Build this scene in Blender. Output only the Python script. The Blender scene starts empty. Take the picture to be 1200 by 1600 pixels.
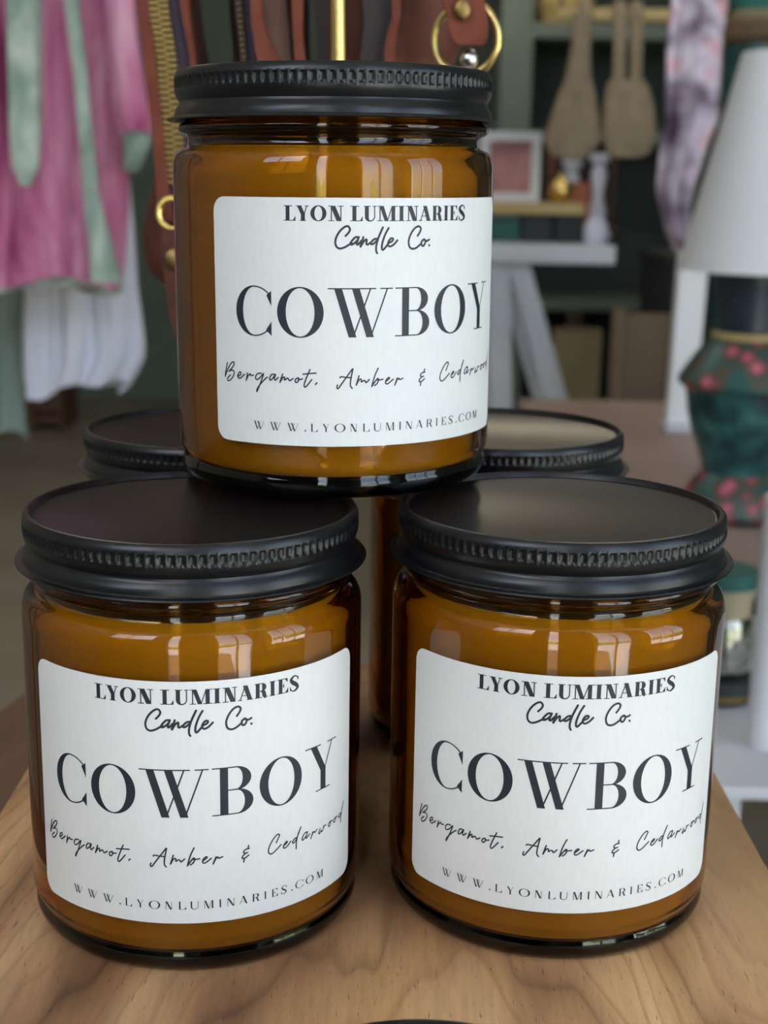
import bpy, bmesh, math, random
from mathutils import Vector, Matrix, noise
random.seed(7)
C = bpy.context.scene.collection
SC = bpy.context.scene
PI = math.pi
BZ = 0.90                                   # height of the wooden board's top above the floor

# ------------------------------------------------------------------ camera
F_PX, PITCH, ROLL, CAM_H = 2167.05, 0.2333, 0.0167, 0.1586
CAM = Vector((0, 0, BZ + CAM_H))
FWD = Vector((0, math.cos(PITCH), -math.sin(PITCH)))
UP0 = Vector((0, math.sin(PITCH), math.cos(PITCH))); RT0 = Vector((1, 0, 0))
RT = RT0 * math.cos(ROLL) + UP0 * math.sin(ROLL)
UP = -RT0 * math.sin(ROLL) + UP0 * math.cos(ROLL)
cd = bpy.data.cameras.new('camera'); cam = bpy.data.objects.new('camera', cd); C.objects.link(cam)
m3 = Matrix((RT, UP, -FWD)).transposed()
cam.matrix_world = Matrix.Translation(CAM) @ m3.to_4x4()
cd.sensor_fit = 'VERTICAL'; cd.sensor_height = 32.0; cd.sensor_width = 24.0
cd.lens = F_PX / 1600 * 32.0
cd.clip_start = 0.01; cd.clip_end = 200
cd.dof.use_dof = True; cd.dof.focus_distance = 0.278; cd.dof.aperture_fstop = cd.lens / 2.2
SC.camera = cam

# ------------------------------------------------------------------ daylight, exposure
SC.view_settings.view_transform = 'Standard'; SC.view_settings.look = 'None'
SC.view_settings.gamma = 1.0; SC.view_settings.use_curve_mapping = False
SC.view_settings.exposure = 0.02
W = bpy.data.worlds.new('sky'); SC.world = W; W.use_nodes = True
wn = W.node_tree.nodes; wl = W.node_tree.links
bg = wn['Background']; sky = wn.new('ShaderNodeTexSky')
sky.sky_type = 'NISHITA'; sky.sun_disc = False; sky.sun_elevation = math.radians(50); sky.sun_rotation = math.radians(200)
hs = wn.new('ShaderNodeHueSaturation'); hs.inputs['Saturation'].default_value = 0.75
wl.new(sky.outputs[0], hs.inputs['Color']); wl.new(hs.outputs[0], bg.inputs[0]); bg.inputs[1].default_value = 0.8

def portal(name, loc, rot, sx, sy):
    l = bpy.data.lights.new(name, 'AREA'); l.shape = 'RECTANGLE'; l.size = sx; l.size_y = sy
    l.cycles.is_portal = True
    o = bpy.data.objects.new(name, l); o.location = loc; o.rotation_euler = rot; C.objects.link(o)
def area(name, loc, rot, sx, sy, power, col):
    l = bpy.data.lights.new(name, 'AREA'); l.shape = 'RECTANGLE'; l.size = sx; l.size_y = sy
    l.energy = power; l.color = col
    o = bpy.data.objects.new(name, l); o.location = loc; o.rotation_euler = rot; C.objects.link(o)
# room extents
RX0, RX1, RY0, RY1, RZ = -1.95, 1.9, -1.15, 6.8, 2.9
# window openings: (wall, from, to, sill, head)
OPEN_FRONT = [(-1.8, -0.55, 1.7, 2.75), (-0.30, -0.06, 0.05, 2.7), (0.55, 1.45, 0.05, 2.7)]  # the first, high opening at left is added to fill the labels' left side
OPEN_RIGHT = [(-0.95, 0.12, 0.5, 2.4)]
for i, (a, b, z0, z1) in enumerate(OPEN_FRONT):
    portal('daylight_portal', ((a+b)/2, RY0-0.06, (z0+z1)/2), (PI/2, 0, PI), b-a, z1-z0)
for i, (a, b, z0, z1) in enumerate(OPEN_RIGHT):
    portal('daylight_portal', (RX1+0.06, (a+b)/2, (z0+z1)/2), (PI/2, 0, -PI/2), b-a, z1-z0)
CEIL_FILLS = [(0.85, 2.6), (-1.2, 2.6)]  # unseen lamps added to brighten the depth of the shop
for x, y in CEIL_FILLS:
    area('ceiling_fill_light', (x, y, RZ-0.075), (0, 0, 0), 1.1, 0.28, 9, (1.0, 0.93, 0.82))

sl = bpy.data.lights.new('sun', 'SUN'); sl.energy = 62.0; sl.angle = math.radians(0.6); sl.color = (1.0, 0.98, 0.95)
so = bpy.data.objects.new('sun', sl); so.location = (0, 4, 9); so.rotation_euler = (math.radians(-38), math.radians(6), 0); C.objects.link(so)   # from behind the building: it lights the street, not the shop
# ------------------------------------------------------------------ helpers
def srgb(r, g, b):
    f = lambda c: (c/255/12.92) if c/255 <= 0.04045 else ((c/255+0.055)/1.055)**2.4
    return (f(r), f(g), f(b), 1.0)
def at(px, py, d):
    v = FWD + RT*((px-600)/F_PX) - UP*((py-800)/F_PX)
    return CAM + v*(d/v.y)
def mat(name, col=(0.5, 0.5, 0.5, 1), rough=0.6, metal=0.0, spec=0.5, **kw):
    m = bpy.data.materials.new(name); m.use_nodes = True
    b = m.node_tree.nodes['Principled BSDF']
    b.inputs['Base Color'].default_value = col; b.inputs['Roughness'].default_value = rough
    b.inputs['Metallic'].default_value = metal; b.inputs['Specular IOR Level'].default_value = spec
    for k, v in kw.items(): b.inputs[k.replace('_', ' ')].default_value = v
    return m
def nd(m, t, **kw):
    n = m.node_tree.nodes.new('ShaderNode'+t)
    for k, v in kw.items(): setattr(n, k, v)
    return n
def lk(m, a, b): m.node_tree.links.new(a, b)
def bsdf(m): return m.node_tree.nodes['Principled BSDF']
def ramp(m, stops, fac=None, interp='LINEAR'):
    r = nd(m, 'ValToRGB'); r.color_ramp.interpolation = interp
    e = r.color_ramp.elements
    e[0].position, e[0].color = stops[0]; e[1].position, e[1].color = stops[1]
    for p, c in stops[2:]:
        q = e.new(p); q.color = c
    if fac: lk(m, fac, r.inputs[0])
    return r
def coords(m, scale=(1, 1, 1), rot=(0, 0, 0), loc=(0, 0, 0)):
    t = nd(m, 'TexCoord'); p = nd(m, 'Mapping')
    p.inputs['Scale'].default_value = scale; p.inputs['Rotation'].default_value = rot; p.inputs['Location'].default_value = loc
    lk(m, t.outputs['Object'], p.inputs[0]); return p.outputs[0]
def noise_tex(m, vec, scale, detail=4, rough=0.55, dist=0.0):
    n = nd(m, 'TexNoise'); n.inputs['Scale'].default_value = scale; n.inputs['Detail'].default_value = detail
    n.inputs['Roughness'].default_value = rough; n.inputs['Distortion'].default_value = dist
    lk(m, vec, n.inputs['Vector']); return n.outputs['Fac']
def bump(m, h, strength=0.2, dist=0.001):
    b = nd(m, 'Bump'); b.inputs['Strength'].default_value = strength; b.inputs['Distance'].default_value = dist
    lk(m, h, b.inputs['Height']); lk(m, b.outputs[0], bsdf(m).inputs['Normal'])
def noisy(name, c1, c2, scale=8, stretch=(1, 1, 1), rough=0.6, detail=4, lo=0.35, hi=0.65, bmp=0.0, **kw):
    m = mat(name, c1, rough, **kw)
    f = noise_tex(m, coords(m, stretch), scale, detail)
    r = ramp(m, [(lo, c1), (hi, c2)], f); lk(m, r.outputs[0], bsdf(m).inputs['Base Color'])
    if bmp: bump(m, f, bmp, 0.002)
    return m

class MB:
    def __init__(s): s.v = []; s.f = []
    def add(s, vs, fs):
        o = len(s.v); s.v += [tuple(v) for v in vs]; s.f += [tuple(i+o for i in f) for f in fs]
    def box(s, x0, x1, y0, y1, z0, z1):
        s.add([(x0,y0,z0),(x1,y0,z0),(x1,y1,z0),(x0,y1,z0),(x0,y0,z1),(x1,y0,z1),(x1,y1,z1),(x0,y1,z1)],
              [(0,3,2,1),(4,5,6,7),(0,1,5,4),(1,2,6,5),(2,3,7,6),(3,0,4,7)])
    def bar(s, p, q, w, d=None, up=(0, 1, 0)):                 # a rectangular bar from p to q
        p, q = Vector(p), Vector(q); d = d or w; t = (q-p).normalized(); u = Vector(up)
        a = t.cross(u).normalized()*(w/2); b = t.cross(a).normalized()*(d/2)
        s.add([p-a-b, p+a-b, p+a+b, p-a+b, q-a-b, q+a-b, q+a+b, q-a+b],
              [(0,3,2,1),(4,5,6,7),(0,1,5,4),(1,2,6,5),(2,3,7,6),(3,0,4,7)])
    def tube(s, pts, r, n=12, closed=False, flat=1.0):
        pts = [Vector(p) for p in pts]; N = len(pts); rs = r if isinstance(r, (list, tuple)) else [r]*N
        vs = []; ref = None
        for i, p in enumerate(pts):
            a = pts[(i-1) % N] if (closed or i) else p; b = pts[(i+1) % N] if (closed or i < N-1) else p
            t = (b-a).normalized()
            if ref is None: ref = Vector((0, 0, 1)) if abs(t.z) < 0.9 else Vector((1, 0, 0))
            u = (ref - t*ref.dot(t)).normalized(); w = t.cross(u).normalized(); ref = u
            for k in range(n):
                an = 2*PI*k/n; vs.append(p + (u*math.cos(an)+w*math.sin(an)*flat)*rs[i])
        fs = []
        for i in range(N if closed else N-1):
            j = (i+1) % N
            for k in range(n): fs.append((i*n+k, i*n+(k+1) % n, j*n+(k+1) % n, j*n+k))
        if not closed: fs += [tuple(range(n))[::-1], tuple((N-1)*n+k for k in range(n))]
        s.add(vs, fs)
    def lathe(s, prof, n=64, c=(0, 0, 0), wob=None):           # prof: (r, z) from bottom to top; r = 0 closes
        vs = []; idx = []
        for (r, z) in prof:
            if r < 1e-7: idx.append([len(vs)]); vs.append((c[0], c[1], c[2]+z)); continue
            row = []
            for k in range(n):
                a = 2*PI*k/n; rr = r if wob is None else wob(r, z, a)
                row.append(len(vs)); vs.append((c[0]+rr*math.cos(a), c[1]+rr*math.sin(a), c[2]+z))
            idx.append(row)
        fs = []
        for A, B in zip(idx, idx[1:]):
            for k in range(n):
                k2 = (k+1) % n
                if len(A) == 1 and len(B) == 1: break
                if len(A) == 1: fs.append((A[0], B[k2], B[k]))
                elif len(B) == 1: fs.append((A[k], A[k2], B[0]))
                else: fs.append((A[k], A[k2], B[k2], B[k]))
        s.add(vs, fs)
    def sphere(s, c, r, n=20, sx=1, sy=1, sz=1):
        pr = [(r*math.sin(PI*i/n), -r*math.cos(PI*i/n)) for i in range(n+1)]
        o = len(s.v); s.lathe([(0 if i in (0, n) else a, b) for i, (a, b) in enumerate(pr)], n*2)
        for i in range(o, len(s.v)):
            v = s.v[i]; s.v[i] = (c[0]+v[0]*sx, c[1]+v[1]*sy, c[2]+v[2]*sz)
    def build(s, name, m, parent=None, smooth=35, bevel=0, loc=None, recalc=True):
        me = bpy.data.meshes.new(name); me.from_pydata(s.v, [], s.f)
        if bevel or recalc:
            bm = bmesh.new(); bm.from_mesh(me)
            if bevel: bmesh.ops.bevel(bm, geom=bm.edges[:], offset=bevel, segments=2, affect='EDGES', profile=0.7)
            bmesh.ops.recalc_face_normals(bm, faces=bm.faces[:]); bm.to_mesh(me); bm.free()
        if smooth: me.shade_smooth(); me.set_sharp_from_angle(angle=math.radians(smooth))
        me.materials.append(m); me.update()
        o = bpy.data.objects.new(name, me); C.objects.link(o)
        if parent: o.parent = parent
        if loc: o.location = loc
        return o
def tag(o, label, cat, group=None, kind=None):
    o['label'] = label; o['category'] = cat
    if group: o['group'] = group
    if kind: o['kind'] = kind
    return o
def empty(name, loc, rz=0, label=None, cat=None, group=None):
    o = bpy.data.objects.new(name, None); o.empty_display_size = 0.02; o.location = loc; o.rotation_euler = (0, 0, rz); C.objects.link(o)
    if label: tag(o, label, cat, group)
    return o
def rel(o, p): return Vector(p) - o.location               # world point into an unrotated Empty's frame
def struct(name, mb, m, **kw):
    o = mb.build(name, m, **kw); o['kind'] = 'structure'; return o
def copy_tree(o, parent=None):
    c = o.copy(); C.objects.link(c)
    if parent: c.parent = parent
    for ch in list(o.children): copy_tree(ch, c)
    return c
def interp(tab, t):
    if t <= tab[0][0]: return tab[0][1:]
    for a, b in zip(tab, tab[1:]):
        if t <= b[0]:
            k = (t-a[0])/(b[0]-a[0]); k = k*k*(3-2*k)*0.5 + k*0.5
            return [p+(q-p)*k for p, q in zip(a[1:], b[1:])]
    return tab[-1][1:]
# ------------------------------------------------------------------ the shop's shell
m_floor = noisy('concrete_floor', srgb(142, 133, 117), srgb(164, 154, 136), 1.6, rough=0.55, detail=6)
m_wall = noisy('sage_wall_paint', srgb(104, 116, 108), srgb(114, 126, 117), 3, rough=0.8)
m_cream_wall = mat('cream_wall_paint', srgb(176, 170, 158), 0.8)
m_ceil = mat('ceiling_paint', srgb(200, 198, 190), 0.9)
m_white = mat('white_paint', srgb(205, 207, 212), 0.5)
m_frame = mat('window_frame_paint', srgb(225, 226, 228), 0.45)
mb = MB(); mb.box(RX0, RX1, RY0, RY1, -0.1, 0); struct('floor', mb, m_floor, smooth=0)
mb = MB(); mb.box(RX0, RX1, RY0, RY1, RZ, RZ+0.1); struct('ceiling', mb, m_ceil, smooth=0)
mb = MB(); mb.box(RX0, RX1, RY1, RY1+0.1, 0, RZ); struct('wall_back', mb, m_wall, smooth=0)
mb = MB(); mb.box(RX0-0.1, RX0, RY0, RY1, 0, RZ); struct('wall_left', mb, m_cream_wall, smooth=0)
def pierced(lo, hi, opens, make):                               # a wall with openings, as solid blocks around them
    cur = lo
    for a, b, z0, z1 in opens:
        make(cur, a, 0, RZ); make(a, b, 0, z0); make(a, b, z1, RZ); cur = b
    make(cur, hi, 0, RZ)
mb = MB(); pierced(RX0, RX1, OPEN_FRONT, lambda a, b, z0, z1: mb.box(a, b, RY0-0.1, RY0, z0, z1)); struct('wall_front', mb, m_wall, smooth=0)
mb = MB(); pierced(RY0, RY1, OPEN_RIGHT, lambda a, b, z0, z1: mb.box(RX1, RX1+0.1, a, b, z0, z1)); struct('wall_right', mb, m_wall, smooth=0)
wi = 0
for (a, b, z0, z1) in OPEN_FRONT:
    wi += 1; mb = MB(); w = 0.035
    for xa, xb, za, zb in ((a, b, z0, z0+w), (a, b, z1-w, z1), (a, a+w, z0+w, z1-w), (b-w, b, z0+w, z1-w)): mb.box(xa, xb, RY0-0.07, RY0-0.02, za, zb)
    if b-a > 0.7: mb.box((a+b)/2-0.02, (a+b)/2+0.02, RY0-0.07, RY0-0.02, z0+w, z1-w)
    struct('window_%d' % wi, mb, m_frame, smooth=0)
for (a, b, z0, z1) in OPEN_RIGHT:
    wi += 1; mb = MB(); w = 0.035
    for ya, yb, za, zb in ((a, b, z0, z0+w), (a, b, z1-w, z1), (a, a+w, z0+w, z1-w), (b-w, b, z0+w, z1-w)): mb.box(RX1+0.02, RX1+0.07, ya, yb, za, zb)
    for q in (0.36, 0.68): mb.box(RX1+0.02, RX1+0.07, a+(b-a)*q-0.018, a+(b-a)*q+0.018, z0+w, z1-w)
    struct('window_%d' % wi, mb, m_frame, smooth=0)
m_pave = noisy('pavement', srgb(158, 158, 158), srgb(178, 178, 176), 2, rough=0.9)
mb = MB(); mb.add([(-15, RY0-0.1, -0.12), (15, RY0-0.1, -0.12), (15, -14, -0.12), (-15, -14, -0.12)], [(0, 3, 2, 1)])
mb.add([(RX1+0.1, -14, -0.121), (15, -14, -0.121), (15, 8, -0.121), (RX1+0.1, 8, -0.121)], [(0, 1, 2, 3)])
struct('pavement', mb, m_pave, smooth=0)
m_hedge = noisy('hedge_leaves', srgb(52, 78, 36), srgb(150, 160, 70), 9, rough=0.8)
mb = MB(); rnd = random.Random(2)
for i in range(60):
    mb.sphere((-7+i*0.24, -9.5+rnd.uniform(-.3, .3), rnd.uniform(0.3, 1.0)), rnd.uniform(0.35, 0.6), 6)
for i in range(40):
    mb.sphere((9.5+rnd.uniform(-.3, .3), -6+i*0.28, rnd.uniform(0.3, 1.0)), rnd.uniform(0.35, 0.6), 6)
hg = mb.build('hedge', m_hedge, loc=(0, 0, -0.12)); hg['kind'] = 'structure'

# ------------------------------------------------------------------ the wooden board and the stool under it
m_wood = mat('board_wood', rough=0.52, spec=0.35)
v = coords(m_wood)
warp = nd(m_wood, 'Mapping'); warp.inputs['Scale'].default_value = (22, 5, 22); lk(m_wood, v, warp.inputs[0])
wz = noise_tex(m_wood, warp.outputs[0], 1.0, 3, 0.5)
sep = nd(m_wood, 'SeparateXYZ'); lk(m_wood, v, sep.inputs[0])
def mth(m, op, a, b=None, c=None):
    n = nd(m, 'Math', operation=op)
    for i, q in enumerate((a, b, c)):
        if q is None: continue
        if isinstance(q, (int, float)): n.inputs[i].default_value = q
        else: lk(m, q, n.inputs[i])
    return n.outputs[0]
X, Y = sep.outputs[0], sep.outputs[1]                      # board frame: x across, y along the grain
xx = mth(m_wood, 'SUBTRACT', X, 0.012)
yy = mth(m_wood, 'MULTIPLY_ADD', Y, 0.30, 0.055)
rr = mth(m_wood, 'SQRT', mth(m_wood, 'ADD', mth(m_wood, 'MULTIPLY', xx, xx), mth(m_wood, 'MULTIPLY', yy, yy)))
rw = mth(m_wood, 'MULTIPLY_ADD', wz, 0.05, rr)
ringf = mth(m_wood, 'FRACT', mth(m_wood, 'MULTIPLY', rw, 38))
grain_v = nd(m_wood, 'Mapping'); grain_v.inputs['Scale'].default_value = (620, 60, 620); lk(m_wood, v, grain_v.inputs[0])
fine = noise_tex(m_wood, grain_v.outputs[0], 1.0, 3, 0.6)
pore_v = nd(m_wood, 'Mapping'); pore_v.inputs['Scale'].default_value = (1500, 190, 1500); lk(m_wood, v, pore_v.inputs[0])
pore = noise_tex(m_wood, pore_v.outputs[0], 1.0, 2, 0.5)
broad_v = nd(m_wood, 'Mapping'); broad_v.inputs['Scale'].default_value = (26, 6, 26); lk(m_wood, v, broad_v.inputs[0])
broad = noise_tex(m_wood, broad_v.outputs[0], 1.0, 3, 0.5)
ring = ramp(m_wood, [(0.0, srgb(96, 66, 46)), (0.05, srgb(140, 100, 70)), (0.2, srgb(200, 156, 112)), (0.55, srgb(234, 194, 144)), (0.85, srgb(176, 130, 86)), (0.97, srgb(128, 90, 60)), (1.0, srgb(96, 66, 46))], ringf)
bro = ramp(m_wood, [(0.36, srgb(112, 80, 58)), (0.5, srgb(194, 149, 105)), (0.64, srgb(236, 188, 130))], broad)
mx = nd(m_wood, 'Mix', data_type='RGBA'); mx.inputs[0].default_value = 0.5
lk(m_wood, ring.outputs[0], mx.inputs[6]); lk(m_wood, bro.outputs[0], mx.inputs[7])
fr = ramp(m_wood, [(0.3, (0.62, 0.6, 0.58, 1)), (0.62, (1, 1, 1, 1))], fine)
mx2 = nd(m_wood, 'Mix', data_type='RGBA', blend_type='MULTIPLY'); mx2.inputs[0].default_value = 0.38
lines = ramp(m_wood, [(0.0, (0.66, 0.6, 0.55, 1)), (0.22, (1, 1, 1, 1)), (0.9, (1, 1, 1, 1)), (1.0, (0.66, 0.6, 0.55, 1))], mth(m_wood, 'FRACT', mth(m_wood, 'MULTIPLY', rw, 190)))
mxl = nd(m_wood, 'Mix', data_type='RGBA', blend_type='MULTIPLY'); lk(m_wood, broad, mxl.inputs[0]); lk(m_wood, mx.outputs[2], mxl.inputs[6]); lk(m_wood, lines.outputs[0], mxl.inputs[7])
lk(m_wood, mxl.outputs[2], mx2.inputs[6]); lk(m_wood, fr.outputs[0], mx2.inputs[7])
pr = ramp(m_wood, [(0.27, (0.35, 0.3, 0.27, 1)), (0.36, (1, 1, 1, 1))], pore)
mx3 = nd(m_wood, 'Mix', data_type='RGBA', blend_type='MULTIPLY'); mx3.inputs[0].default_value = 0.7
lk(m_wood, mx2.outputs[2], mx3.inputs[6]); lk(m_wood, pr.outputs[0], mx3.inputs[7])
sapm = nd(m_wood, 'MapRange'); sapm.inputs['From Min'].default_value = 0.0790; sapm.inputs['From Max'].default_value = 0.0835
lk(m_wood, mth(m_wood, 'MULTIPLY_ADD', wz, 0.006, mth(m_wood, 'ADD', X, -0.003)), sapm.inputs['Value'])
mx4 = nd(m_wood, 'Mix', data_type='RGBA'); lk(m_wood, mth(m_wood, 'MULTIPLY', sapm.outputs[0], 0.55), mx4.inputs[0]); lk(m_wood, mx3.outputs[2], mx4.inputs[6]); mx4.inputs[7].default_value = srgb(206, 164, 112)
lk(m_wood, mx4.outputs[2], bsdf(m_wood).inputs['Base Color'])
hm = mth(m_wood, 'ADD', mth(m_wood, 'MULTIPLY', fine, 0.6), mth(m_wood, 'MULTIPLY', pr.outputs[0], 0.5))
bump(m_wood, hm, 0.35, 0.0004)

mb = MB(); mb.box(-0.0956, 0.0956, -0.16, 0.16, -0.028, 0.0)
o = mb.build('display_board', m_wood, bevel=0.0022, smooth=40, loc=(-0.0018, 0.2855, BZ))
tag(o, 'brown wooden display board under the stack of amber candle jars', 'board')

m_dark = mat('dark_wood', rough=0.55)
f = noise_tex(m_dark, coords(m_dark, (30, 3, 30)), 1.5, 5, 0.6)
r = ramp(m_dark, [(0.35, srgb(84, 58, 40)), (0.65, srgb(116, 84, 58))], f); lk(m_dark, r.outputs[0], bsdf(m_dark).inputs['Base Color'])
ang = math.radians(-13)
st = empty('wooden_stool', (-0.055, 0.30, 0), ang, 'darker wooden stool carrying the display board, its edge showing at left', 'stool')
mb = MB(); mb.box(-0.118, 0.105, -0.20, 0.198, BZ-0.028-0.042, BZ-0.0281); mb.build('seat', m_dark, st, bevel=0.003)
for sx in (-1, 1):
    for sy in (-1, 1):
        mb = MB(); mb.bar((sx*0.085-0.006, sy*0.16, 0), (sx*0.075-0.006, sy*0.15, BZ-0.069), 0.034); mb.build('leg', m_dark, st, bevel=0.003)

# ------------------------------------------------------------------ candle jars
MM = 0.001
m_glass = bpy.data.materials.new('amber_glass'); m_glass.use_nodes = True
nt = m_glass.node_tree; nt.nodes.remove(nt.nodes['Principled BSDF'])
g = nt.nodes.new('ShaderNodeBsdfGlass'); g.inputs['Roughness'].default_value = 0.0; g.inputs['IOR'].default_value = 1.5
nt.links.new(g.outputs[0], nt.nodes['Material Output'].inputs['Surface'])
va = nt.nodes.new('ShaderNodeVolumeAbsorption'); va.inputs['Color'].default_value = (0.86, 0.695, 0.04, 1); va.inputs['Density'].default_value = 710
nt.links.new(va.outputs[0], nt.nodes['Material Output'].inputs['Volume'])
m_wax = mat('cream_wax', srgb(240, 226, 190), 0.6)
m_wick = mat('cotton_wick', srgb(225, 218, 200), 0.9)
m_lid = mat('black_satin_metal', (0.0065, 0.0068, 0.0080, 1), 0.31, spec=0.5)
m_speck = mat('dust', srgb(150, 148, 145), 0.9)
m_label = noisy('label_paper', srgb(229, 229, 225), srgb(233, 233, 229), 1100, (1, 1, 0.3), rough=0.62, lo=0.3, hi=0.7)
m_ink = mat('label_ink', srgb(38, 44, 52), 0.5)

def fillet(prof): return [(r*MM, z*MM) for r, z in prof]
GLASS = fillet([(0, 1.0), (24, 0.9), (29.5, 0.3), (32.0, 0.0), (33.6, 0.2), (34.8, 0.8), (35.5, 1.8), (35.95, 3.0), (35.93, 3.8), (35.76, 4.4), (35.52, 5.0), (35.46, 5.4), (35.7, 6.1), (36.2, 6.8),
    (36.5, 7.9), (36.5, 20), (36.5, 45), (36.5, 69.0), (36.45, 70.4), (36.25, 71.6), (35.8, 72.7), (35.1, 73.5), (34.1, 74.0), (33.3, 74.3), (33.0, 74.9), (32.9, 75.7), (33.1, 76.5),
    (33.7, 76.95), (34.5, 77.2), (35.0, 77.7), (35.15, 78.3), (35.0, 78.9), (34.4, 79.4), (33.6, 79.8), (33.3, 80.6), (33.3, 84), (33.3, 87.2), (33.0, 87.9), (32.4, 88.2), (31.4, 88.1),
    (30.0, 87.6), (29.7, 86.5), (29.7, 76.5), (30.1, 74.6), (31.1, 72.8), (32.2, 71.2), (32.85, 69.6), (33.0, 68), (33.0, 45), (33.0, 14), (32.95, 7.5), (32.4, 5.2), (31.2, 3.6), (29, 2.9), (26, 2.7), (0, 2.7)])
WAX = fillet([(0, 2.85), (26, 2.85), (28.9, 3.05), (31.05, 3.75), (32.25, 5.3), (32.8, 7.5), (32.85, 14), (32.85, 45), (32.85, 68), (32.7, 69.5), (32.03, 71.15), (30.93, 72.75), (30.5, 73.5), (29.9, 73.2), (20, 72.7), (0, 72.7)])
LID = [(0, 89.5), (33.0, 89.5), (33.35, 89.62), (33.6, 90.1), (33.95, 90.65), (34.35, 90.85), (34.85, 90.75), (35.3, 90.3), (35.6, 89.5), (35.7, 89.0), (35.7, 88.5), (35.7, 88.0), (35.7, 87.5), (35.7, 87.0),
    (35.68, 86.5), (35.6, 85.9), (35.35, 85.1), (34.95, 84.4), (34.65, 83.9), (34.7, 83.5), (35.0, 83.05), (35.4, 82.5), (35.68, 81.9), (35.8, 81.3), (35.85, 80.8), (36.1, 80.5), (36.9, 80.42), (37.35, 80.38), (37.5, 80.15), (37.35, 79.92),
    (36.6, 79.9), (35.5, 80.0), (35.2, 80.5), (35.2, 81.3), (34.3, 83.9), (35.0, 86), (35.0, 88.3), (33, 88.6), (0, 88.6)]
def knurl(r, z, a):
    zz = z/MM
    if 86.7 < zz < 88.95 and r > 0.0351:
        return r - 0.00042*(0.5-0.5*math.cos(112*a))**0.8
    return r

# label lettering, laid out flat in millimetres (u around the jar, v above the jar's base), then wrapped on the glass
class Ink:
    def __init__(s): s.v = []; s.f = []
    def strip(s, A, B):
        o = len(s.v)
        for a, b in zip(A, B): s.v += [a, b]
        for i in range(len(A)-1): s.f.append((o+2*i, o+2*i+1, o+2*i+3, o+2*i+2))
    def quad(s, a, b, c, d, step=0.8):                       # a-b and d-c run the same way; cut along them
        L = max(math.dist(a, b), math.dist(d, c)); n = max(1, int(L/step)+1)
        lp = lambda p, q, t: (p[0]+(q[0]-p[0])*t, p[1]+(q[1]-p[1])*t)
        s.strip([lp(a, b, i/n) for i in range(n+1)], [lp(d, c, i/n) for i in range(n+1)])
    def rect(s, x0, x1, y0, y1): s.quad((x0, y0), (x1, y0), (x1, y1), (x0, y1))
    def dia(s, p, q, w): s.quad((p[0]-w/2, p[1]), (q[0]-w/2, q[1]), (q[0]+w/2, q[1]), (p[0]+w/2, p[1]))   # diagonal of horizontal width w
    def ring(s, cx, cy, rx, ry, T, h, a0=0, a1=360, n=56):   # thick at the sides (T), thin at top and foot (h)
        A = []; B = []
        for i in range(n+1):
            a = math.radians(a0+(a1-a0)*i/n); c, q = math.cos(a), math.sin(a)
            A.append((cx+rx*c, cy+ry*q)); B.append((cx+(rx-T)*c, cy+(ry-h)*q))
        s.strip(A, B)
    def stroke(s, pts, w, cap=True):
        P = pts; N = len(P); ws = w if isinstance(w, (list, tuple)) else [w]*N
        A = []; B = []
        for i in range(N):
            a = P[max(i-1, 0)]; b = P[min(i+1, N-1)]; dx, dy = b[0]-a[0], b[1]-a[1]; L = math.hypot(dx, dy) or 1
            nx, ny = -dy/L*ws[i]/2, dx/L*ws[i]/2
            A.append((P[i][0]+nx, P[i][1]+ny)); B.append((P[i][0]-nx, P[i][1]-ny))
        s.strip(A, B)
        if cap:
            for i in (0, N-1): s.disc(P[i], ws[i]/2)
    def disc(s, c, r, n=12):
        o = len(s.v); s.v += [(c[0]+r*math.cos(2*PI*i/n), c[1]+r*math.sin(2*PI*i/n)) for i in range(n)]; s.f.append(tuple(range(o, o+n)))
    def tri(s, a, b, c): o = len(s.v); s.v += [a, b, c]; s.f.append((o, o+1, o+2))
def spline(pts, per=6):
    if len(pts) < 3: return pts
    P = [pts[0]]+pts+[pts[-1]]; out = []
    for i in range(1, len(P)-2):
        p0, p1, p2, p3 = P[i-1:i+3]
        for k in range(per):
            t = k/per
            out.append(tuple(0.5*((2*p1[j])+(-p0[j]+p2[j])*t+(2*p0[j]-5*p1[j]+4*p2[j]-p3[j])*t*t+(-p0[j]+3*p1[j]-3*p2[j]+p3[j])*t**3) for j in (0, 1)))
    return out+[pts[-1]]
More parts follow.
